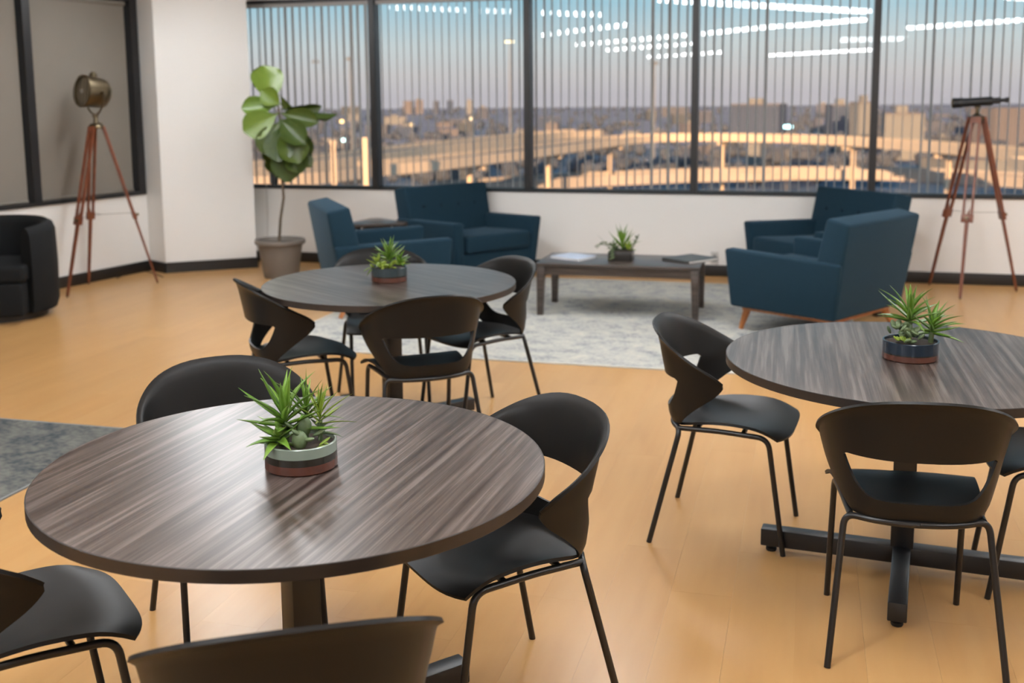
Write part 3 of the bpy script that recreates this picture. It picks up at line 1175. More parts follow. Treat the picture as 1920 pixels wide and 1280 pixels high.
# ================================================================ black barrel chair
bc = thing('barrel_chair', 'black barrel chair cut off by the left edge under the side window', 'chair', (-3.915, 8.22, 0), R(8))
n = 36
oR, iR = 0.43, 0.315
vs, fs = [], []
angs = [R(-130) + R(260) * k / n for k in range(n + 1)]
rows = 9
for k, a in enumerate(angs):
    kk = abs(a) / R(130)
    h = 0.735 - 0.045 * kk ** 2.5
    ca, sa = math.cos(a + PI / 2), math.sin(a + PI / 2)
    sxx, syy = 1.0, 0.98
    cs = [(oR - .02, .055), (oR, .12), (oR + .005, .40), (oR, h - .07), (oR - .02, h - .02), ((oR + iR) / 2, h), (iR + .02, h - .02), (iR, h - .07), (iR - .005, .40), (iR, .20), (iR, .055)]
    for (r_, z) in cs:
        vs.append((r_ * ca * sxx, r_ * sa * syy, z))
m_ = 11
for k in range(n):
    for j in range(m_):
        j2 = (j + 1) % m_
        fs.append((k * m_ + j, (k + 1) * m_ + j, (k + 1) * m_ + j2, k * m_ + j2))
fs.append(tuple(range(m_)))
fs.append(tuple(reversed(range(n * m_, (n + 1) * m_))))
MB().add(vs, fs).build('back_shell', M['blackvelvet'], bc, smooth=True, autosmooth=50)
MB().lathe([(0, .055), (.31, .055), (.31, .30), (0, .30)], 40).build('seat_base', M['blackvelvet'], bc, smooth=True)
fr_ = MB().box(-.285, .285, -.40, -.18, .055, .30).build('front_panel', M['blackvelvet'], bc, bevel=.02, seg=3)
sc = [(-.30, -.39), (.30, -.39), (.305, -.05), (.26, .16), (.15, .27), (0, .30), (-.15, .27), (-.26, .16), (-.305, -.05)]
MB().prism(sc, .302, .425).build('seat_cushion', M['blackvelvet'], bc, bevel=.03, seg=4)
MB().lathe([(0, 0.0), (.34, 0.0), (.34, .055), (0, .055)], 32).build('plinth', M['base'], bc)

# ================================================================ tripods
def tripod_leg(parent, top, foot, m_wood, spread_dir, width=0.05):
    """twin upper rails, clamp, single lower rail"""
    top, foot = Vector(top), Vector(foot)
    d = foot - top
    L = d.length
    dn = d.normalized()
    side = dn.cross(Vector((0, 0, 1))).normalized()
    nrm = side.cross(dn).normalized()
    Mx = Matrix((( side.x, nrm.x, dn.x, top.x), (side.y, nrm.y, dn.y, top.y), (side.z, nrm.z, dn.z, top.z), (0, 0, 0, 1)))
    q = MB()
    h = width / 2
    q.box(-h - .009, -h + .009, -.010, .010, 0, L * .56, Mx)
    q.box(h - .009, h + .009, -.010, .010, 0, L * .56, Mx)
    q.box(-h + .0092, h - .0092, -.009, .009, .0, .05, Mx)
    leg = q.build('leg', m_wood, parent)
    q = MB()
    q.add([Mx @ Vector(p_) for p_ in [(-.0155, -.009, L * .50), (.0155, -.009, L * .56), (-.0155, .009, L * .50), (.0155, .009, L * .56),
                                     (-.010, -.008, L - .015), (.010, -.008, L - .015), (-.010, .008, L - .015), (.010, .008, L - .015)]], HEXF)
    q.build('lower_rail', m_wood, leg)
    q = MB()
    q.box(-h - .014, h + .014, -.014, .014, L * .535, L * .58, Mx)
    q.build('clamp', M['tripod'], leg, bevel=.002)
    q = MB()
    a = Mx @ Vector((0, .014, L * .558))
    b_ = Mx @ Vector((0, .040, L * .558))
    q.tube([a, b_], .012, 12)
    q.build('clamp_knob', M['brass'], leg, smooth=True)
    q = MB()
    q.tube([Mx @ Vector((0, 0, L - .016)), Mx @ Vector((0, 0, L - .001))], [.009, .004], 10)
    q.build('foot_tip', M['darkbrass'], leg, smooth=True)
    return Mx @ Vector((0, 0, L * .54))


# searchlight floor lamp
lc = Vector((-3.545, 9.415, 0))
feet = [Vector((-3.695, 8.945, 0)), Vector((-3.775, 9.62, 0)), Vector((-3.16, 9.627, 0))]
lamp = thing('tripod_lamp', 'brass searchlight floor lamp on a red-brown wooden tripod', 'floor lamp', lc)
apz = 1.40
cl = []
for f_ in feet:
    d = (f_ - lc).normalized()
    cl.append(tripod_leg(lamp, d * .055 + Vector((0, 0, apz)), f_ - lc, M['tripod'], d, .046))
q = MB()
ctr_ = Vector((0, 0, sum(c_.z for c_ in cl) / 3 - .0))
for c_ in cl:
    q.tube([c_, ctr_], .0018, 6)
q.build('spreader_chain', M['darkbrass'], lamp)
MB().lathe([(0, apz - .02), (.062, apz - .02), (.066, apz - .005), (.05, apz + .02), (.022, apz + .03), (.018, apz + .075), (.028, apz + .08), (.028, apz + .095), (0, apz + .1)], 24).build('tripod_head', M['brass'], lamp, smooth=True)
hz = 1.685
hd = Vector((-0.62, -0.76, 0.12)).normalized()      # the way the lamp looks
Q = hd.to_track_quat('Z', 'Y').to_matrix().to_4x4()
HM = Matrix.Translation((0, 0, hz)) @ Q
head = MB().lathe([(0, -.135), (.05, -.13), (.095, -.11), (.118, -.085), (.125, -.05), (.128, .085), (.138, .09), (.138, .112), (.122, .114), (.122, .10), (.118, .02), (0.0, -.02)], 36, HM).build('lamp_drum', M['brass'], lamp, smooth=True)
MB().lathe([(0.0, .092), (.06, .098), (.1215, .094), (.1215, .088), (0, .086)], 36, HM).build('lens', M['lens'], head, smooth=True)
MB().lathe([(0.0, .10), (.013, .104), (.022, .112), (0, .122)], 20, HM).build('bulb_cap', M['chrome'], head, smooth=True)
for k in range(5):
    a = HM @ Vector((-.10 + .05 * k, -math.sqrt(max(.0, .12 ** 2 - (-.10 + .05 * k) ** 2)), .111))
    b_ = HM @ Vector((-.10 + .05 * k, math.sqrt(max(.0, .12 ** 2 - (-.10 + .05 * k) ** 2)), .111))
    MB().tube([a, b_], .003, 6).build('guard_bar', M['darkbrass'], head, smooth=True)
MB().lathe([(0, 0), (.030, 0), (.034, .01), (.034, .04), (.022, .045), (.022, .055), (0, .055)], 18, Matrix.Translation((0, 0, hz + .115)) @ Matrix.Rotation(R(-12), 4, 'X')).build('vent_cap', M['darkbrass'], head, smooth=True)
sd = hd.cross(Vector((0, 0, 1))).normalized()
yk = []
for k in range(17):
    a = PI * k / 16
    yk.append(Vector((0, 0, hz)) + sd * math.cos(a) * .150 + Vector((0, 0, -1)) * math.sin(a) * .185)
MB().tube(yk, .0075, 8).build('yoke', M['brass'], lamp, smooth=True)
for s_ in (-1, 1):
    a = Vector((0, 0, hz)) + sd * s_ * .126
    b_ = Vector((0, 0, hz)) + sd * s_ * .175
    MB().tube([a, b_], .014, 12).build('pivot_knob', M['brass'], lamp, smooth=True)

cp = [onz(*p_) for p_ in ((150, 534), (190, 520), (214, 519), (226, 513), (219, 522), (236, 515), (262, 508), (285, 512), (308, 521))]
q = MB()
sm = []
for i in range(len(cp) - 1):
    p0, p1, p2, p3 = cp[max(0, i - 1)], cp[i], cp[i + 1], cp[min(len(cp) - 1, i + 2)]
    for k in range(6):
        t = k / 6
        sm.append(0.5 * ((2 * p1) + (p2 - p0) * t + (2 * p0 - 5 * p1 + 4 * p2 - p3) * t * t + (3 * p1 - p0 - 3 * p2 + p3) * t ** 3))
q.tube([(v.x, v.y, .004) for v in sm], .004, 8)
tag(q.build('power_cord', M['cord'], smooth=True), 'thin black power cord lying along the baseboard under the tripod lamp', 'cord')

# telescope
tcn = Vector((3.746, 8.856, 0))
feet = [Vector((3.542, 8.519, 0)), Vector((4.141, 8.849, 0)), Vector((3.556, 9.20, 0))]
tel = thing('telescope', 'black telescope on a red-brown wooden tripod by the right window', 'telescope', tcn)
apz = 1.43
cl = []
for f_ in feet:
    d = (f_ - tcn).normalized()
    cl.append(tripod_leg(tel, d * .05 + Vector((0, 0, apz)), f_ - tcn, M['tripod'], d, .062))
q = MB()
ctr_ = Vector((0, 0, sum(c_.z for c_ in cl) / 3 - .0))
for c_ in cl:
    q.tube([c_, ctr_], .0018, 6)
q.build('spreader_chain', M['darkbrass'], tel)
MB().lathe([(0, apz - .03), (.055, apz - .03), (.060, apz + .005), (.03, apz + .015), (.014, apz + .03), (.012, apz + .085), (0, apz + .085)], 20).build('tripod_head', M['darkbrass'], tel, smooth=True)
td = Vector((-0.74, 0.66, -0.06)).normalized()
TM = Matrix.Translation((0.01, 0, apz + .120)) @ td.to_track_quat('Z', 'Y').to_matrix().to_4x4()
MB().lathe([(0, .205), (.034, .205), (.041, .205), (.041, .13), (.036, .125), (.035, -.10), (.030, -.105), (0, -.105)], 28, TM).build('tube', M['gunmetal'], tel, smooth=True)
MB().lathe([(0, -.1055), (.025, -.1055), (.025, -.16), (.016, -.163), (.016, -.20), (.021, -.203), (.021, -.225), (0, -.225)], 24, TM).build('eyepiece', M['gunmetal'], tel, smooth=True)
MB().lathe([(.0412, .19), (.043, .19), (.043, .203), (.0412, .203)], 28, TM, loop=True).build('brass_ring', M['darkbrass'], tel, smooth=True)
MB().box(-.02, .02, -.012, .012, apz + .07, apz + .085).build('saddle', M['darkbrass'], tel)

# ================================================================ fiddle leaf fig
fc = Vector((-2.12, 9.93, 0))
fig = thing('potted_fig', 'tall fiddle leaf fig in a taupe plastic pot beside the column', 'potted plant', fc)
MB().lathe([(0, 0), (.150, 0), (.156, .012), (.185, .20), (.200, .305), (.222, .308), (.230, .316), (.230, .345), (.222, .352), (.208, .350), (.200, .33), (.195, .30), (0, .30)], 48).build('pot', M['potgrey'], fig, smooth=True)
MB().lathe([(0, .318), (.10, .322), (.194, .312), (.194, .302), (0, .302)], 32).build('soil', M['soil'], fig, smooth=True)
FD = fc.y


def fpt(px, py, dy=0.0):
    return aty(px, py, FD + dy) - fc


stem = [fpt(523, 447), fpt(526, 410, .01), fpt(532, 370), fpt(529, 335, .01), fpt(531, 290), fpt(527, 240, .01), fpt(522, 200), fpt(514, 175)]
stem[0] = Vector((stem[0].x, 0, .31))
MB().tube(stem, [.014, .0125, .012, .0125, .012, .011, .009, .006], 10).build('stem', M['bark'], fig, smooth=True)


def fig_leaf_mesh(k):
    rr = random.Random(k)
    nl, nw = 10, 4
    vs, fs = [], []
    bend = rr.uniform(.05, .28)
    cup = rr.uniform(.05, .16)
    prof = [.05, .09, .34, .58, .76, .90, .98, 1.0, .93, .70, .14]
    for i in range(nl + 1):
        t = i / nl
        for j in range(-nw, nw + 1):
            u = j / nw
            wv = .012 * math.sin(t * 16 + j * 1.9) * abs(u)
            x = u * prof[i] * .5
            z = -bend * t * t + cup * u * u * prof[i] + wv + (-.012 if j == 0 else 0) + .012 * math.cos(j * PI)*0
            z += .016 * math.sin(t * 34) * abs(u) * (1 - .5 * t)
            vs.append((x, t, z))
    w_ = 2 * nw + 1
    for i in range(nl):
        for j in range(2 * nw):
            a = i * w_ + j
            fs.append((a, a + 1, a + w_ + 1, a + w_))
    me = mesh_of('leaf', vs, fs)
    me.shade_smooth()
    return me


fms = [fig_leaf_mesh(k) for k in range(6)]
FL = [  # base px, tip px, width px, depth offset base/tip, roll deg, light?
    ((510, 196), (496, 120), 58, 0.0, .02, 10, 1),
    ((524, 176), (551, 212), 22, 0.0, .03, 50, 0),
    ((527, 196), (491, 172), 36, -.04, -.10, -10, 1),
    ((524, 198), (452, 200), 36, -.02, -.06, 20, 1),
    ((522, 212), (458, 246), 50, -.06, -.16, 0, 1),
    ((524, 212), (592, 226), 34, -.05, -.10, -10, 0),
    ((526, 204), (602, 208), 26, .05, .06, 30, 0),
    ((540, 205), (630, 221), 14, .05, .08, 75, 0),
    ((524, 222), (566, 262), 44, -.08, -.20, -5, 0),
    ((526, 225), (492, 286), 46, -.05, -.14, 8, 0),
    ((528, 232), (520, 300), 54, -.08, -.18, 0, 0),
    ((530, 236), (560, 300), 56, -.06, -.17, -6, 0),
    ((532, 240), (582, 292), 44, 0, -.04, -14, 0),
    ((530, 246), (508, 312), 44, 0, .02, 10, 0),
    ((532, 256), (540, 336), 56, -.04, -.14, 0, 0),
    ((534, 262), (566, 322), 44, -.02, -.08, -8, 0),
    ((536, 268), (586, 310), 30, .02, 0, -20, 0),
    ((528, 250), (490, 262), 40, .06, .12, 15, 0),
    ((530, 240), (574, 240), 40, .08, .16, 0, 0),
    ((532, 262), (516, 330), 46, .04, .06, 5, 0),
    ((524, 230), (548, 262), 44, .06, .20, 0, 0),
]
for i, (b_, tp_, wpx, d0, d1, rl, lt) in enumerate(FL):
    B_, T_ = fpt(*b_, d0 * .4), fpt(*tp_, d1)
    d = T_ - B_
    L = d.length
    yv = d.normalized()
    toc = (CAMC - fc - B_).normalized()
    zv = (toc - yv * toc.dot(yv)).normalized()
    xv = yv.cross(zv)
    Rm = Matrix((xv, yv, zv)).transposed().to_4x4() @ Matrix.Rotation(R(rl), 4, 'Y')
    o = link('leaf', fms[i % 6], None, fig)
    W_ = wpx * FD / FPX * 1.05
    o.matrix_local = Matrix.Translation(B_) @ Rm @ Matrix.Diagonal((W_, L, L, 1))
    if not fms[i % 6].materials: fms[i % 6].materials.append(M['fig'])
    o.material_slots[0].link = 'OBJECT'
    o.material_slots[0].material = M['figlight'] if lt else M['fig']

# dark post on the sill behind the fig
pp = wp(-4.375, 0.046, SILL + .006)
post = MB()
post.lathe([(0, 0), (.032, 0), (.032, .008), (.030, .016), (.029, .030), (.029, .26), (.026, .272), (0, .272)], 24)
o = post.build('sill_post', M['frame'], None, smooth=True)
o.location = pp
tag(o, 'short black upright post on the window sill behind the fig plant', 'post')

# outlet on the window wall
pw = wp(0.0, -.006, .165)
ot = thing('wall_outlet', 'small grey electrical outlet low on the window wall', 'outlet', pw, RZ)
MB().box(-.035, .035, 0.0, .006, -.057, .057).build('cover_plate', M['outlet'], ot, bevel=.002)
for zz in (-.02, .02):
    MB().box(-.016, .016, -.003, 0.0002, zz - .013, zz + .013).build('socket', M['socket'], ot, bevel=.002)

# ================================================================ succulent planters
def blade_mesh(curl, ratio, n=7):
    """fleshy pointed leaf along +y, unit length, width = ratio"""
    vs, fs = [], []
    for i in range(n + 1):
        t = i / n
        wd = ratio * .5 * ((0.70 + .9 * t) if t < .3 else 0.97 * (1 - ((t - .3) / .7) ** 1.5))
        if i == n: wd = ratio * .02
        z = curl * (t * t - t * .35)
        vs += [(-wd, t, z + wd * .45), (0, t, z - wd * .05), (wd, t, z + wd * .45), (0, t, z - wd * .50)]
    for i in range(n):
        for j in range(4):
            j2 = (j + 1) % 4
            fs.append((i * 4 + j, i * 4 + j2, (i + 1) * 4 + j2, (i + 1) * 4 + j))
    fs += [(3, 2, 1, 0), (n * 4, n * 4 + 1, n * 4 + 2, n * 4 + 3)]
    me = mesh_of('leaf', vs, fs)
    bm = bmesh.new(); bm.from_mesh(me); bmesh.ops.recalc_face_normals(bm, faces=bm.faces); bm.to_mesh(me); bm.free()
    me.shade_smooth()
    me.materials.append(M['aloe'])
    return me


bl_up = [-.18, .06, -.36]                          # leaf curls
blade_cache = {}


def blade(curl, ratio):
    k = (curl, round(ratio * 25) / 25)
    if k not in blade_cache: blade_cache[k] = blade_mesh(k[0], max(.04, k[1]))
    return blade_cache[k]


def egg_mesh(fl=.55):
    q = MB().lathe([(0, 0), (.16, .02), (.34, .16), (.46, .42), (.44, .66), (.30, .86), (.12, .97), (0, 1.0)], 14)
    me = mesh_of('leaf', [(v[0], v[2], v[1] * fl) for v in q.v], q.f)
    bm = bmesh.new(); bm.from_mesh(me); bmesh.ops.remove_doubles(bm, verts=bm.verts, dist=1e-5); bmesh.ops.recalc_face_normals(bm, faces=bm.faces); bm.to_mesh(me); bm.free()
    me.shade_smooth()
    me.materials.append(M['jade'])
    return me


egg = egg_mesh()


def put_leaf(parent, me, base, az, el, L, W, m, twist=0.0):
    """leaf from base pointing at azimuth/elevation, upper face skyward"""
    d = Vector((math.cos(el) * math.cos(az), math.cos(el) * math.sin(az), math.sin(el)))
    up = Vector((-math.sin(el) * math.cos(az), -math.sin(el) * math.sin(az), math.cos(el)))
    x = d.cross(up)
    Rm = Matrix((x, d, up)).transposed().to_4x4() @ Matrix.Rotation(twist, 4, 'Y')
    if me is egg:
        sc_ = Matrix.Diagonal((W, L, W, 1))
    else:
        me, sc_ = blade(me, W / L), Matrix.Diagonal((L, L, L, 1))
    o = link('leaf', me, None, parent)
    o.matrix_local = Matrix.Translation(base) @ Rm @ sc_
    o.material_slots[0].link = 'OBJECT'
    o.material_slots[0].material = m
    return o


def rosette(parent, base, n, L, W, el0, el1, m, seed, lean=(0, 0), meshes=None):
    rr = random.Random(seed)
    for k in range(n):
        t = k / max(1, n - 1)
        az = k * 2.39996 + rr.uniform(-.25, .25)
        el = el0 + (el1 - el0) * t + rr.uniform(-.10, .10)
        l_ = L * rr.uniform(.82, 1.12) * (1.0 - .15 * t)
        b_ = Vector(base) + Vector((0, 0, .030 * t * L / .11))
        d = Vector((math.cos(el) * math.cos(az) + lean[0], math.cos(el) * math.sin(az) + lean[1], math.sin(el))).normalized()
        put_leaf(parent, (meshes or bl_up)[rr.randrange(len(meshes or bl_up))], b_, math.atan2(d.y, d.x), math.asin(d.z), l_, W * rr.uniform(.85, 1.1), m, rr.uniform(-.3, .3))


def round_pot(root, r, h, top, rnd_, h1=.36, h2=.62):
    """three stacked glaze bands and soil"""
    a, b_ = h * h1, h * h2
    MB().lathe([(0, 0), (r - .004, 0), (r, .004), (r, a), (0, a)], 56).build('terracotta_band', M['terra'], root, smooth=True)
    MB().lathe([(0, a + .0001), (r, a + .0001), (r, b_), (0, b_)], 56).build('dark_band', M['darkglaze'], root, smooth=True)
    MB().lathe([(0, b_ + .0001), (r, b_ + .0001), (r, h - .0015), (r - .0015, h), (r - .005, h), (r - .006, h - .002), (r - .006, b_ + .004), (0, b_ + .004)], 56).build('glaze_band', top, root, smooth=True)
    zs = h - .010
    MB().lathe([(0, zs + .003), (r * .5, zs + .005), (r - .0062, zs), (r - .0062, b_ + .005), (0, b_ + .005)], 40).build('soil', M['soil'], root, smooth=True)
    return zs


# foreground planter
g1 = thing('succulent_planter', 'sage, black and copper banded bowl of spiky succulents on the foreground table', 'planter', (-0.514, 2.553, TZ), 0, 'succulent planters')
zs = round_pot(g1, .0865, .066, M['sage'], 0)
rosette(g1, (-.036, -.004, zs + .040), 22, .135, .019, -.05, 1.42, M['aloe'], 1)
rosette(g1, (-.046, -.032, zs + .008), 12, .085, .022, -.10, .55, M['aloe'], 2, (-.25, -.2))
MB().tube([(-.036, -.004, zs - .005), (-.036, -.004, zs + .05)], .010, 8).build('stem', M['jade'], g1, smooth=True)
rosette(g1, (.008, .034, zs + .050), 17, .105, .0095, .25, 1.45, M['aloe'], 3)
MB().tube([(.008, .034, zs - .005), (.008, .034, zs + .06)], .006, 8).build('stem', M['jade'], g1, smooth=True)
rosette(g1, (.046, .012, zs + .044), 17, .100, .0085, .30, 1.40, M['lime'], 4, (.10, 0))
rosette(g1, (.046, .012, zs + .020), 10, .050, .012, .0, .7, M['jade'], 5)
MB().tube([(.046, .012, zs - .005), (.046, .012, zs + .055)], .006, 8).build('stem', M['jade'], g1, smooth=True)
put_leaf(g1, egg, (.006, -.050, zs + .000), R(80), R(78), .046, .044, M['jade'])
put_leaf(g1, egg, (.012, -.016, zs + .022), R(95), R(80), .050, .040, M['jade'])
put_leaf(g1, egg, (.022, -.050, zs + .024), R(-30), R(15), .026, .020, M['jade'])
put_leaf(g1, egg, (.010, -.040, zs + .030), R(200), R(40), .030, .022, M['jade'])
put_leaf(g1, egg, (-.004, -.010, zs + .036), R(190), R(35), .038, .020, M['jade'])
put_leaf(g1, egg, (.034, -.024, zs + .026), R(20), R(20), .032, .018, M['jade'])
put_leaf(g1, egg, (.050, -.030, zs + .004), R(40), R(25), .034, .012, M['lime'])
put_leaf(g1, egg, (.060, -.020, zs + .006), R(-60), R(12), .026, .010, M['lime'])
put_leaf(g1, egg, (.046, -.046, zs + .003), R(10), R(10), .024, .010, M['lime'])

# right table planter
g2 = thing('succulent_planter', 'navy and copper banded bowl of drooping succulents on the right-hand table', 'planter', (1.334, 3.588, TZ), 0, 'succulent planters')
zs = round_pot(g2, .0905, .064, M['navyglaze'], 0, .34, .40)
rosette(g2, (.000, .020, zs + .062), 22, .135, .019, .15, 1.40, M['aloe'], 11)
MB().tube([(0, .02, zs - .005), (0, .02, zs + .07)], .010, 8).build('stem', M['jade'], g2, smooth=True)
rosette(g2, (.062, -.018, zs + .034), 20, .110, .018, -.25, 1.30, M['aloe'], 12, (.25, -.1))
MB().tube([(.06, -.015, zs - .005), (.062, -.018, zs + .04)], .009, 8).build('stem', M['jade'], g2, smooth=True)
rr = random.Random(5)
for k in range(30):
    a, r_ = rr.uniform(2.2, 4.9), rr.uniform(.02, .066)
    put_leaf(g2, egg, (r_ * math.cos(a) - .008, r_ * math.sin(a), zs + rr.uniform(.012, .055)), rr.uniform(0, 6.28), rr.uniform(.1, 1.2), .028, .024, M['jade'])
for k in range(7):
    a = rr.uniform(3.4, 4.3)
    put_leaf(g2, egg, (.062 * math.cos(a), .062 * math.sin(a), zs + rr.uniform(0, .02)), rr.uniform(0, 6.28), rr.uniform(.2, 1), .020, .014, M['lime'])

# middle table planter
g3 = thing('succulent_planter', 'dark teal and copper banded bowl of bushy succulents on the middle table', 'planter', (-0.597, 5.245, TZ), 0, 'succulent planters')
zs = round_pot(g3, .0865, .070, M['tealglaze'], 0, .36, .45)
rosette(g3, (.000, .010, zs + .035), 24, .115, .017, .15, 1.40, M['aloe'], 21)
rosette(g3, (.052, .0, zs + .020), 14, .070, .020, .1, 1.2, M['aloe'], 22)
rosette(g3, (-.055, .0, zs + .015), 14, .060, .018, .1, 1.2, M['lime'], 23)
for k in range(22):
    a, r_ = rr.uniform(3.0, 6.6), rr.uniform(.02, .074)
    put_leaf(g3, egg, (r_ * math.cos(a), r_ * math.sin(a), zs + rr.uniform(.004, .03)), rr.uniform(0, 6.28), rr.uniform(.1, 1.2), .030, .020, M['lime'])
put_leaf(g3, bl_up[2], (-.078, -.02, zs + .01), R(200), R(-10), .05, .014, M['lime'])
put_leaf(g3, bl_up[2], (-.072, -.03, zs + .006), R(215), R(-30), .05, .012, M['lime'])

# coffee table planter
pc = onz(1166, 489, CTOP)
g4 = thing('succulent_planter', 'small square black pot of trailing succulents on the coffee table', 'planter', (pc.x, pc.y + .05, CTOP), R(-14), 'succulent planters')
MB().box(-.088, .088, -.088, .088, 0, .072).build('pot', M['blackpot'], g4, bevel=.004)
MB().box(-.080, .080, -.080, .080, .0722, .076).build('soil', M['soil'], g4)
zs = .076
rosette(g4, (.010, .0, zs), 18, .175, .020, .75, 1.45, M['aloe'], 31)
rosette(g4, (.050, .0, zs), 14, .080, .022, .2, 1.2, M['lime'], 32)
rosette(g4, (-.050, -.02, zs), 16, .075, .020, .1, 1.2, M['jade'], 33)
MB().tube([(.07, 0, zs - .004), (.10, 0, zs + .05), (.125, 0, zs + .11)], [.005, .005, .003], 8).build('stem', M['jade'], g4, smooth=True)
for k in range(8):
    put_leaf(g4, egg, (.10 + .003 * k, 0, zs + .05 + .008 * k), k * 1.7, .7, .026, .014, M['jade'])
MB().tube([(-.06, 0, zs - .004), (-.11, -.01, zs + .035), (-.155, -.02, zs + .045), (-.18, -.03, zs + .01)], [.004, .004, .003, .002], 8).build('stem', M['jade'], g4, smooth=True)
for k in range(12):
    t = k / 11
    put_leaf(g4, egg, (-.07 - .11 * t, -.02 * t, zs + .02 + .03 * math.sin(t * PI)), k * 2.1, .4, .030, .016, M['jade'])
for k in range(10):
    put_leaf(g4, egg, (-.06 + .006 * (k % 3), -.085 - .004 * (k % 2), zs + .02 - .008 * k), -1.57 + .7 * math.sin(k * 2), -.3, .026, .018, M['jade'])
put_leaf(g4, bl_up[0], (-.09, 0, zs + .01), R(170), R(50), .15, .007, M['jade'])

# ================================================================ the city outside
GZ = -28.0


def city_mat(name, cols, scale, rough=0.9):
    m, t, b = new_mat(name)
    co = t.nodes.new('ShaderNodeTexCoord')
    vo = t.nodes.new('ShaderNodeTexVoronoi')
    vo.inputs['Scale'].default_value = scale
    n = t.nodes.new('ShaderNodeTexNoise')
    n.inputs['Scale'].default_value = scale * .4
    n.inputs['Detail'].default_value = 6
    for k in (vo, n): t.links.new(co.outputs['Object'], k.inputs['Vector'])
    sx_ = t.nodes.new('ShaderNodeSeparateXYZ')
    t.links.new(vo.outputs['Color'], sx_.inputs[0])
    ad = t.nodes.new('ShaderNodeMath')
    ad.operation = 'MULTIPLY_ADD'
    t.links.new(sx_.outputs[0], ad.inputs[0])
    ad.inputs[1].default_value = .6
    mu = t.nodes.new('ShaderNodeMath')
    mu.operation = 'MULTIPLY'
    mu.inputs[1].default_value = .4
    t.links.new(n.outputs['Fac'], mu.inputs[0])
    t.links.new(mu.outputs[0], ad.inputs[2])
    rp_ = t.nodes.new('ShaderNodeValToRGB')
    el = rp_.color_ramp.elements
    el[0].position, el[0].color = cols[0][0], (*cols[0][1], 1)
    el[1].position, el[1].color = cols[-1][0], (*cols[-1][1], 1)
    for p_, c_ in cols[1:-1]:
        el.new(p_).color = (*c_, 1)
    t.links.new(ad.outputs[0], rp_.inputs[0])
    t.links.new(rp_.outputs[0], b.inputs['Base Color'])
    b.inputs['Roughness'].default_value = rough
    b.inputs['Specular IOR Level'].default_value = .1
    return m


M['ground'] = city_mat('haze_tinted_ground', [(.15, (.07, .085, .12)), (.4, (.13, .15, .20)), (.6, (.24, .25, .29)), (.85, (.12, .145, .18))], 0.06)  # blue-grey patches with the air's haze put into the colour
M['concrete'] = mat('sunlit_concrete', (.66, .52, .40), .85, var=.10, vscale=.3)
M['asphalt'] = mat('grey_asphalt', (.12, .135, .17), .9, var=.1, vscale=.2)
M['farground'] = city_mat('haze_tinted_far_ground', [(.15, (.24, .22, .27)), (.4, (.30, .27, .32)), (.6, (.36, .32, .34)), (.85, (.27, .25, .31))], 0.02)  # paler than the nearer ground: distance haze mixed into the colour
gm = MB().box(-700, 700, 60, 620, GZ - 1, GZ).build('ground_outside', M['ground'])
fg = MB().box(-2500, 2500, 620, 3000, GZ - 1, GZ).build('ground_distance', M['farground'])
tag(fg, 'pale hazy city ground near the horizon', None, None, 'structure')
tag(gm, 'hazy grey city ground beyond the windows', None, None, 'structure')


M['dullconcrete'] = mat('weathered_concrete', (.42, .36, .33), .85, var=.15, vscale=.2)


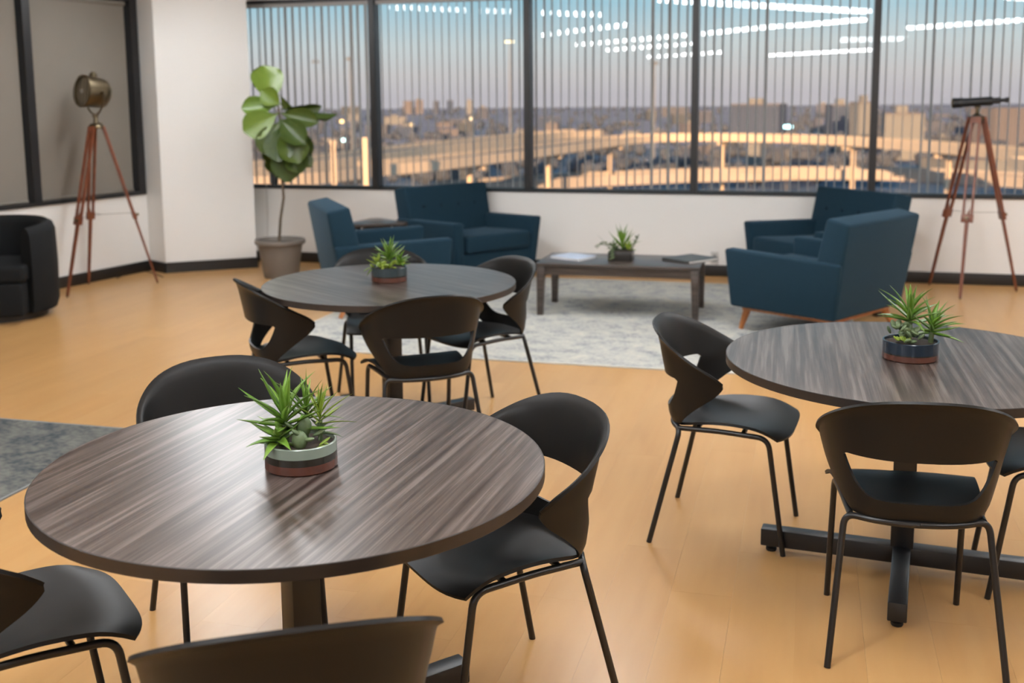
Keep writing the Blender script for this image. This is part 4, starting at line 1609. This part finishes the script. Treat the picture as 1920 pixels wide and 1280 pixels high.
def deck(name, label, pxs, z, width, face, piers=True, pw=0.9, cm='concrete'):
    P = [onz(x, y, z) for (x, y) in pxs]
    # smooth
    Q_ = []
    for i in range(len(P) - 1):
        p0, p1, p2, p3 = P[max(0, i - 1)], P[i], P[i + 1], P[min(len(P) - 1, i + 2)]
        for k in range(5):
            t = k / 5
            Q_.append(0.5 * ((2 * p1) + (p2 - p0) * t + (2 * p0 - 5 * p1 + 4 * p2 - p3) * t * t + (3 * p1 - p0 - 3 * p2 + p3) * t ** 3))
    Q_.append(P[-1])
    Q_ = [Vector((q_.x, q_.y, 0)) for q_ in Q_]
    root = thing(name, label, 'overpass', (Q_[0].x, Q_[0].y, GZ))
    off = []
    for i, q_ in enumerate(Q_):
        t = (Q_[min(len(Q_) - 1, i + 1)] - Q_[max(0, i - 1)]).normalized()
        n_ = Vector((-t.y, t.x, 0))
        if n_.y < 0: n_ = -n_
        off.append(n_)
    org = Vector((Q_[0].x, Q_[0].y, GZ))

    def strip(a0, a1, z0, z1, nm, m_):
        vs, fs = [], []
        for q_, n_ in zip(Q_, off):
            for (a, zz) in ((a0, z0), (a1, z0), (a1, z1), (a0, z1)):
                v = q_ + n_ * a
                vs.append(Vector((v.x, v.y, zz)) - org)
        for i in range(len(Q_) - 1):
            for j in range(4):
                j2 = (j + 1) % 4
                fs.append((i * 4 + j, i * 4 + j2, (i + 1) * 4 + j2, (i + 1) * 4 + j))
        fs += [(0, 1, 2, 3), tuple((len(Q_) - 1) * 4 + k for k in (3, 2, 1, 0))]
        return MB().add(vs, fs).build(nm, m_, root)
    strip(0, .4, z - face, z, 'parapet', M[cm])
    strip(width - .4, width, z - face, z, 'parapet', M[cm])
    strip(.4, width - .4, z - face * .95, z - .95, 'roadway', M['asphalt'])
    if piers:
        acc = 0
        for i in range(1, len(Q_)):
            acc += (Q_[i] - Q_[i - 1]).length
            if acc > 40:
                acc = 0
                c_ = Q_[i] + off[i] * (width * .4)
                t = Vector((off[i].y, -off[i].x, 0))
                q = MB()
                Mx = Matrix.Translation(Vector((c_.x, c_.y, 0)) - org + Vector((0, 0, GZ))) @ Matrix.Rotation(math.atan2(t.y, t.x), 4, 'Z')
                q.box(-pw / 2, pw / 2, -pw / 2, pw / 2, 0, z - face - GZ - 1.2 + (0), Mx)
                q.box(-pw / 2, pw / 2, -width * .32, width * .42, z - face - GZ - 1.2, z - face - GZ, Mx)
                q.v = [tuple(Vector(v) - Vector((0, 0, GZ)) + Vector((0, 0, GZ))) for v in q.v]
                q.build('pier', M['concrete'], root)
    return root


# z values below are relative to the ground root, so shift strips: root sits at GZ
near = [(330, 342), (470, 332), (600, 322), (714, 309), (818, 300), (900, 291), (981, 282), (1060, 272), (1140, 262), (1220, 254), (1310, 252), (1400, 253), (1487, 255), (1600, 260), (1747, 270), (1900, 283), (2060, 300)]
farp = [(330, 326), (470, 313), (600, 300), (714, 287), (818, 273), (900, 264), (981, 255), (1060, 247), (1130, 243)]
lowp = [(880, 346), (981, 338), (1100, 330), (1200, 326), (1300, 322), (1400, 320), (1487, 318), (1640, 318), (1800, 324), (1960, 334)]
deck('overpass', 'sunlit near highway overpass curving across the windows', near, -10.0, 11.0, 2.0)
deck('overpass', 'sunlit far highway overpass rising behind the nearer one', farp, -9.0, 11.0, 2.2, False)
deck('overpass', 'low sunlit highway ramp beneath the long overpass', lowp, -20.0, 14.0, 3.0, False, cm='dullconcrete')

# tall orange posts left
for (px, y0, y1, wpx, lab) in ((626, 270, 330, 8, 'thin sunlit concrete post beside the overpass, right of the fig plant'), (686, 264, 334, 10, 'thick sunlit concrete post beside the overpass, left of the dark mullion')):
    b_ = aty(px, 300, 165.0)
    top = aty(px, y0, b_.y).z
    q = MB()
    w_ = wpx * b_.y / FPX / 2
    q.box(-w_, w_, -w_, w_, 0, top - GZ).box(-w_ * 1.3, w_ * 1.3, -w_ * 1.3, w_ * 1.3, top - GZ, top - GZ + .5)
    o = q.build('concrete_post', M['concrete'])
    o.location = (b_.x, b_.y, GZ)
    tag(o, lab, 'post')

# buildings
rb2 = random.Random(21)
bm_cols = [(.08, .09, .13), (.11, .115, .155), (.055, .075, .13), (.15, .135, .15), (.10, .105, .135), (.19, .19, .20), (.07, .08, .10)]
bmats = [mat('haze_tinted_facade_%d' % i, c_, .9, var=.12, vscale=.05) for i, c_ in enumerate(bm_cols)]  # haze of the distance is painted into these blue-grey facades
glab = 'hazy city building beyond the highway overpasses'


placed = []


def blocked(x, y, r):
    return any((x - a) ** 2 + (y - b) ** 2 < (r + c) ** 2 for a, b, c in placed)


def building(px, ytop, ybase, wpx, m_, lab=glab, grp='hazy city buildings'):
    b_ = onz(px, ybase, GZ)
    top = aty(px, ytop, b_.y).z
    w_ = wpx * b_.y / FPX
    if blocked(b_.x, b_.y + w_ * .4, w_ * .66): return None
    placed.append((b_.x, b_.y + w_ * .4, w_ * .66))
    h_ = max(3, top - GZ)
    t = thing('city_building', lab, 'building', (b_.x, b_.y + w_ * .4, GZ), R(rb2.uniform(-25, 25)), grp)
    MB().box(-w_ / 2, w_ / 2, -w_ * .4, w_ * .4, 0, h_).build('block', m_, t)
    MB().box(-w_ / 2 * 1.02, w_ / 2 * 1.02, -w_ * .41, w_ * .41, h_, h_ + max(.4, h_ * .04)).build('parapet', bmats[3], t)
    if rb2.random() < .5:
        MB().box(-w_ * .2, w_ * .1, -w_ * .15, w_ * .15, h_ + h_ * .04, h_ * 1.14 + 1.2).build('roof_plant', bmats[5], t)
    return t


# skyline blocks that stand out
for (px, yt, yb, wpx, ci, lab) in (
        (766, 190, 214, 16, 3, 'twin-capped hazy tower on the skyline in the second window'),
        (786, 188, 214, 14, 3, 'broad hazy tower on the skyline in the second window'),
        (818, 190, 214, 9, 0, 'narrow hazy tower in the middle of the skyline'),
        (844, 189, 214, 10, 2, 'dark hazy tower left of the tall mast light'),
        (880, 189, 214, 9, 5, 'pale hazy tower left of the tall mast light'),
        (1430, 197, 262, 90, 2, 'dark blue block behind the overpass in the fourth window'),
        (1580, 198, 262, 46, 2, 'dark blue block left of the rightmost mullion'),
        (1622, 194, 275, 40, 5, 'pale grey block behind the rightmost mullion'),
        (1700, 215, 300, 70, 5, 'pale grey block left of the telescope'),
        (1880, 205, 275, 80, 3, 'brown grey block right of the telescope'),
        (1850, 300, 348, 150, 5, 'low pale building below the telescope tube'),
        (1735, 305, 350, 60, 4, 'low grey building left of the telescope legs'),
        (1415, 270, 330, 26, 5, 'grey block under the overpass in the fourth window'),
        (860, 300, 338, 110, 6, 'dark low building under the overpass in the second window')):
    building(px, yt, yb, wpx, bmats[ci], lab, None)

for k in range(70):
    px = rb2.uniform(440, 1960)
    yb = rb2.uniform(214, 300)
    ci = rb2.randrange(len(bmats))
    bay = ['first', 'second', 'third', 'fourth', 'fifth'][(px > 700) + (px > 988) + (px > 1302) + (px > 1640)]
    tone = ['slate', 'grey', 'dark blue', 'brown grey', 'mid grey', 'pale grey', 'dark grey'][ci]
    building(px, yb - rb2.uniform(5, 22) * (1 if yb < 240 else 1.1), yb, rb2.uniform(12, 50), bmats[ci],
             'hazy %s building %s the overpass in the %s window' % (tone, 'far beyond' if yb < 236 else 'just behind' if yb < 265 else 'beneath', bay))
# belt of trees: uncountable at this distance
tb = MB()
for k in range(900):
    px, yb = rb2.uniform(430, 1980), 205 + 140 * rb2.random() ** 1.6
    b_ = onz(px, yb, GZ)
    r_ = rb2.uniform(2.0, 4.5)
    if blocked(b_.x, b_.y, r_ * 1.3): continue
    zc_ = r_ * .9
    ico = [(0, 0, -1), (.72, -.53, -.45), (-.28, -.85, -.45), (-.89, 0, -.45), (-.28, .85, -.45), (.72, .53, -.45), (.28, -.85, .45), (-.72, -.53, .45), (-.72, .53, .45), (.28, .85, .45), (.89, 0, .45), (0, 0, 1)]
    icf = [(0, 1, 2), (1, 0, 5), (0, 2, 3), (0, 3, 4), (0, 4, 5), (1, 5, 10), (2, 1, 6), (3, 2, 7), (4, 3, 8), (5, 4, 9), (1, 10, 6), (2, 6, 7), (3, 7, 8), (4, 8, 9), (5, 9, 10), (6, 10, 11), (7, 6, 11), (8, 7, 11), (9, 8, 11), (10, 9, 11)]
    j = [rb2.uniform(.75, 1.25) for _ in ico]
    tb.add([(b_.x + v[0] * r_ * j[i], b_.y + v[1] * r_ * j[i], GZ + zc_ + v[2] * r_ * j[i]) for i, v in enumerate(ico)], icf)
me = mesh_of('tree_belt', tb.v, tb.f)
o = link('tree_belt', me, mat('haze_tinted_trees', (.075, .085, .115), .95, var=.3, vscale=.1))  # blue-grey instead of green: the colour carries the haze
tag(o, 'hazy dark trees scattered over the city beyond the windows', 'trees', None, 'stuff')

# high mast lights
mast_m = mat('mast_steel', (.22, .22, .24), .6)
glow = emis('sodium_lamp', (1.0, .78, .45), 5.0)
for (px, py, yb, k, lab) in ((957, 77, 300, 4, 'tall mast light with lit lamps right of the second window centre'), (598, 115, 300, 0, 'unlit tall mast light right of the fig plant'), (661, 110, 305, 0, 'unlit tall mast light left of the first full mullion'), (1226, 118, 300, 0, 'unlit tall mast light in the third window')):
    b_ = onz(px, yb, GZ)
    top = aty(px, py, b_.y).z
    t = thing('mast_light', lab, 'street light', (b_.x, b_.y, GZ))
    MB().tube([(0, 0, 0), (0, 0, top - GZ)], [.42, .20], 10).build('mast', mast_m, t, smooth=True)
    MB().lathe([(0, top - GZ), (1.3, top - GZ), (1.3, top - GZ + .35), (.4, top - GZ + .8), (0, top - GZ + .8)], 16).build('lamp_ring', mast_m, t, smooth=True)
    for j in range(4):
        q = MB().lathe([(0, -.75), (.42, -.6), (.55, -.2), (.4, 0), (0, 0)], 12, Matrix.Translation(((-1.6 + 1.07 * j), -.2, top - GZ + .02)))
        q.build('lamp_head', glow if k else mast_m, t, smooth=True)
# small lit lamps in the city
for (px, py, col_, s_, lab) in ((641, 231, (1, .62, .25), 5, 'orange lit street lamp right of the fig plant'), (644, 266, (.75, 1, .95), 5, 'white lit street lamp below the orange one'), (1477, 241, (.55, .95, 1.0), 6, 'pale cyan lit sign behind the overpass in the fourth window'), (772, 237, (1, .62, .3), 2.5, 'faint orange street lamp in the second window'), (884, 226, (1, .7, .4), 3, 'faint amber street lamp near the skyline')):
    b_ = aty(px, py, 330.0)
    t = thing('street_lamp', lab, 'street light', (b_.x, b_.y, GZ))
    h_ = b_.z - GZ
    MB().tube([(0, 0, 0), (0, 0, h_)], [.16, .10], 8).build('pole', mast_m, t, smooth=True)
    w_ = 1.5 if col_[0] < .6 else .55
    MB().lathe([(0, h_), (w_, h_ + .2), (w_, h_ + .9), (0, h_ + 1.1)], 12).build('lamp_head', emis('city_lamp', col_, s_), t, smooth=True)
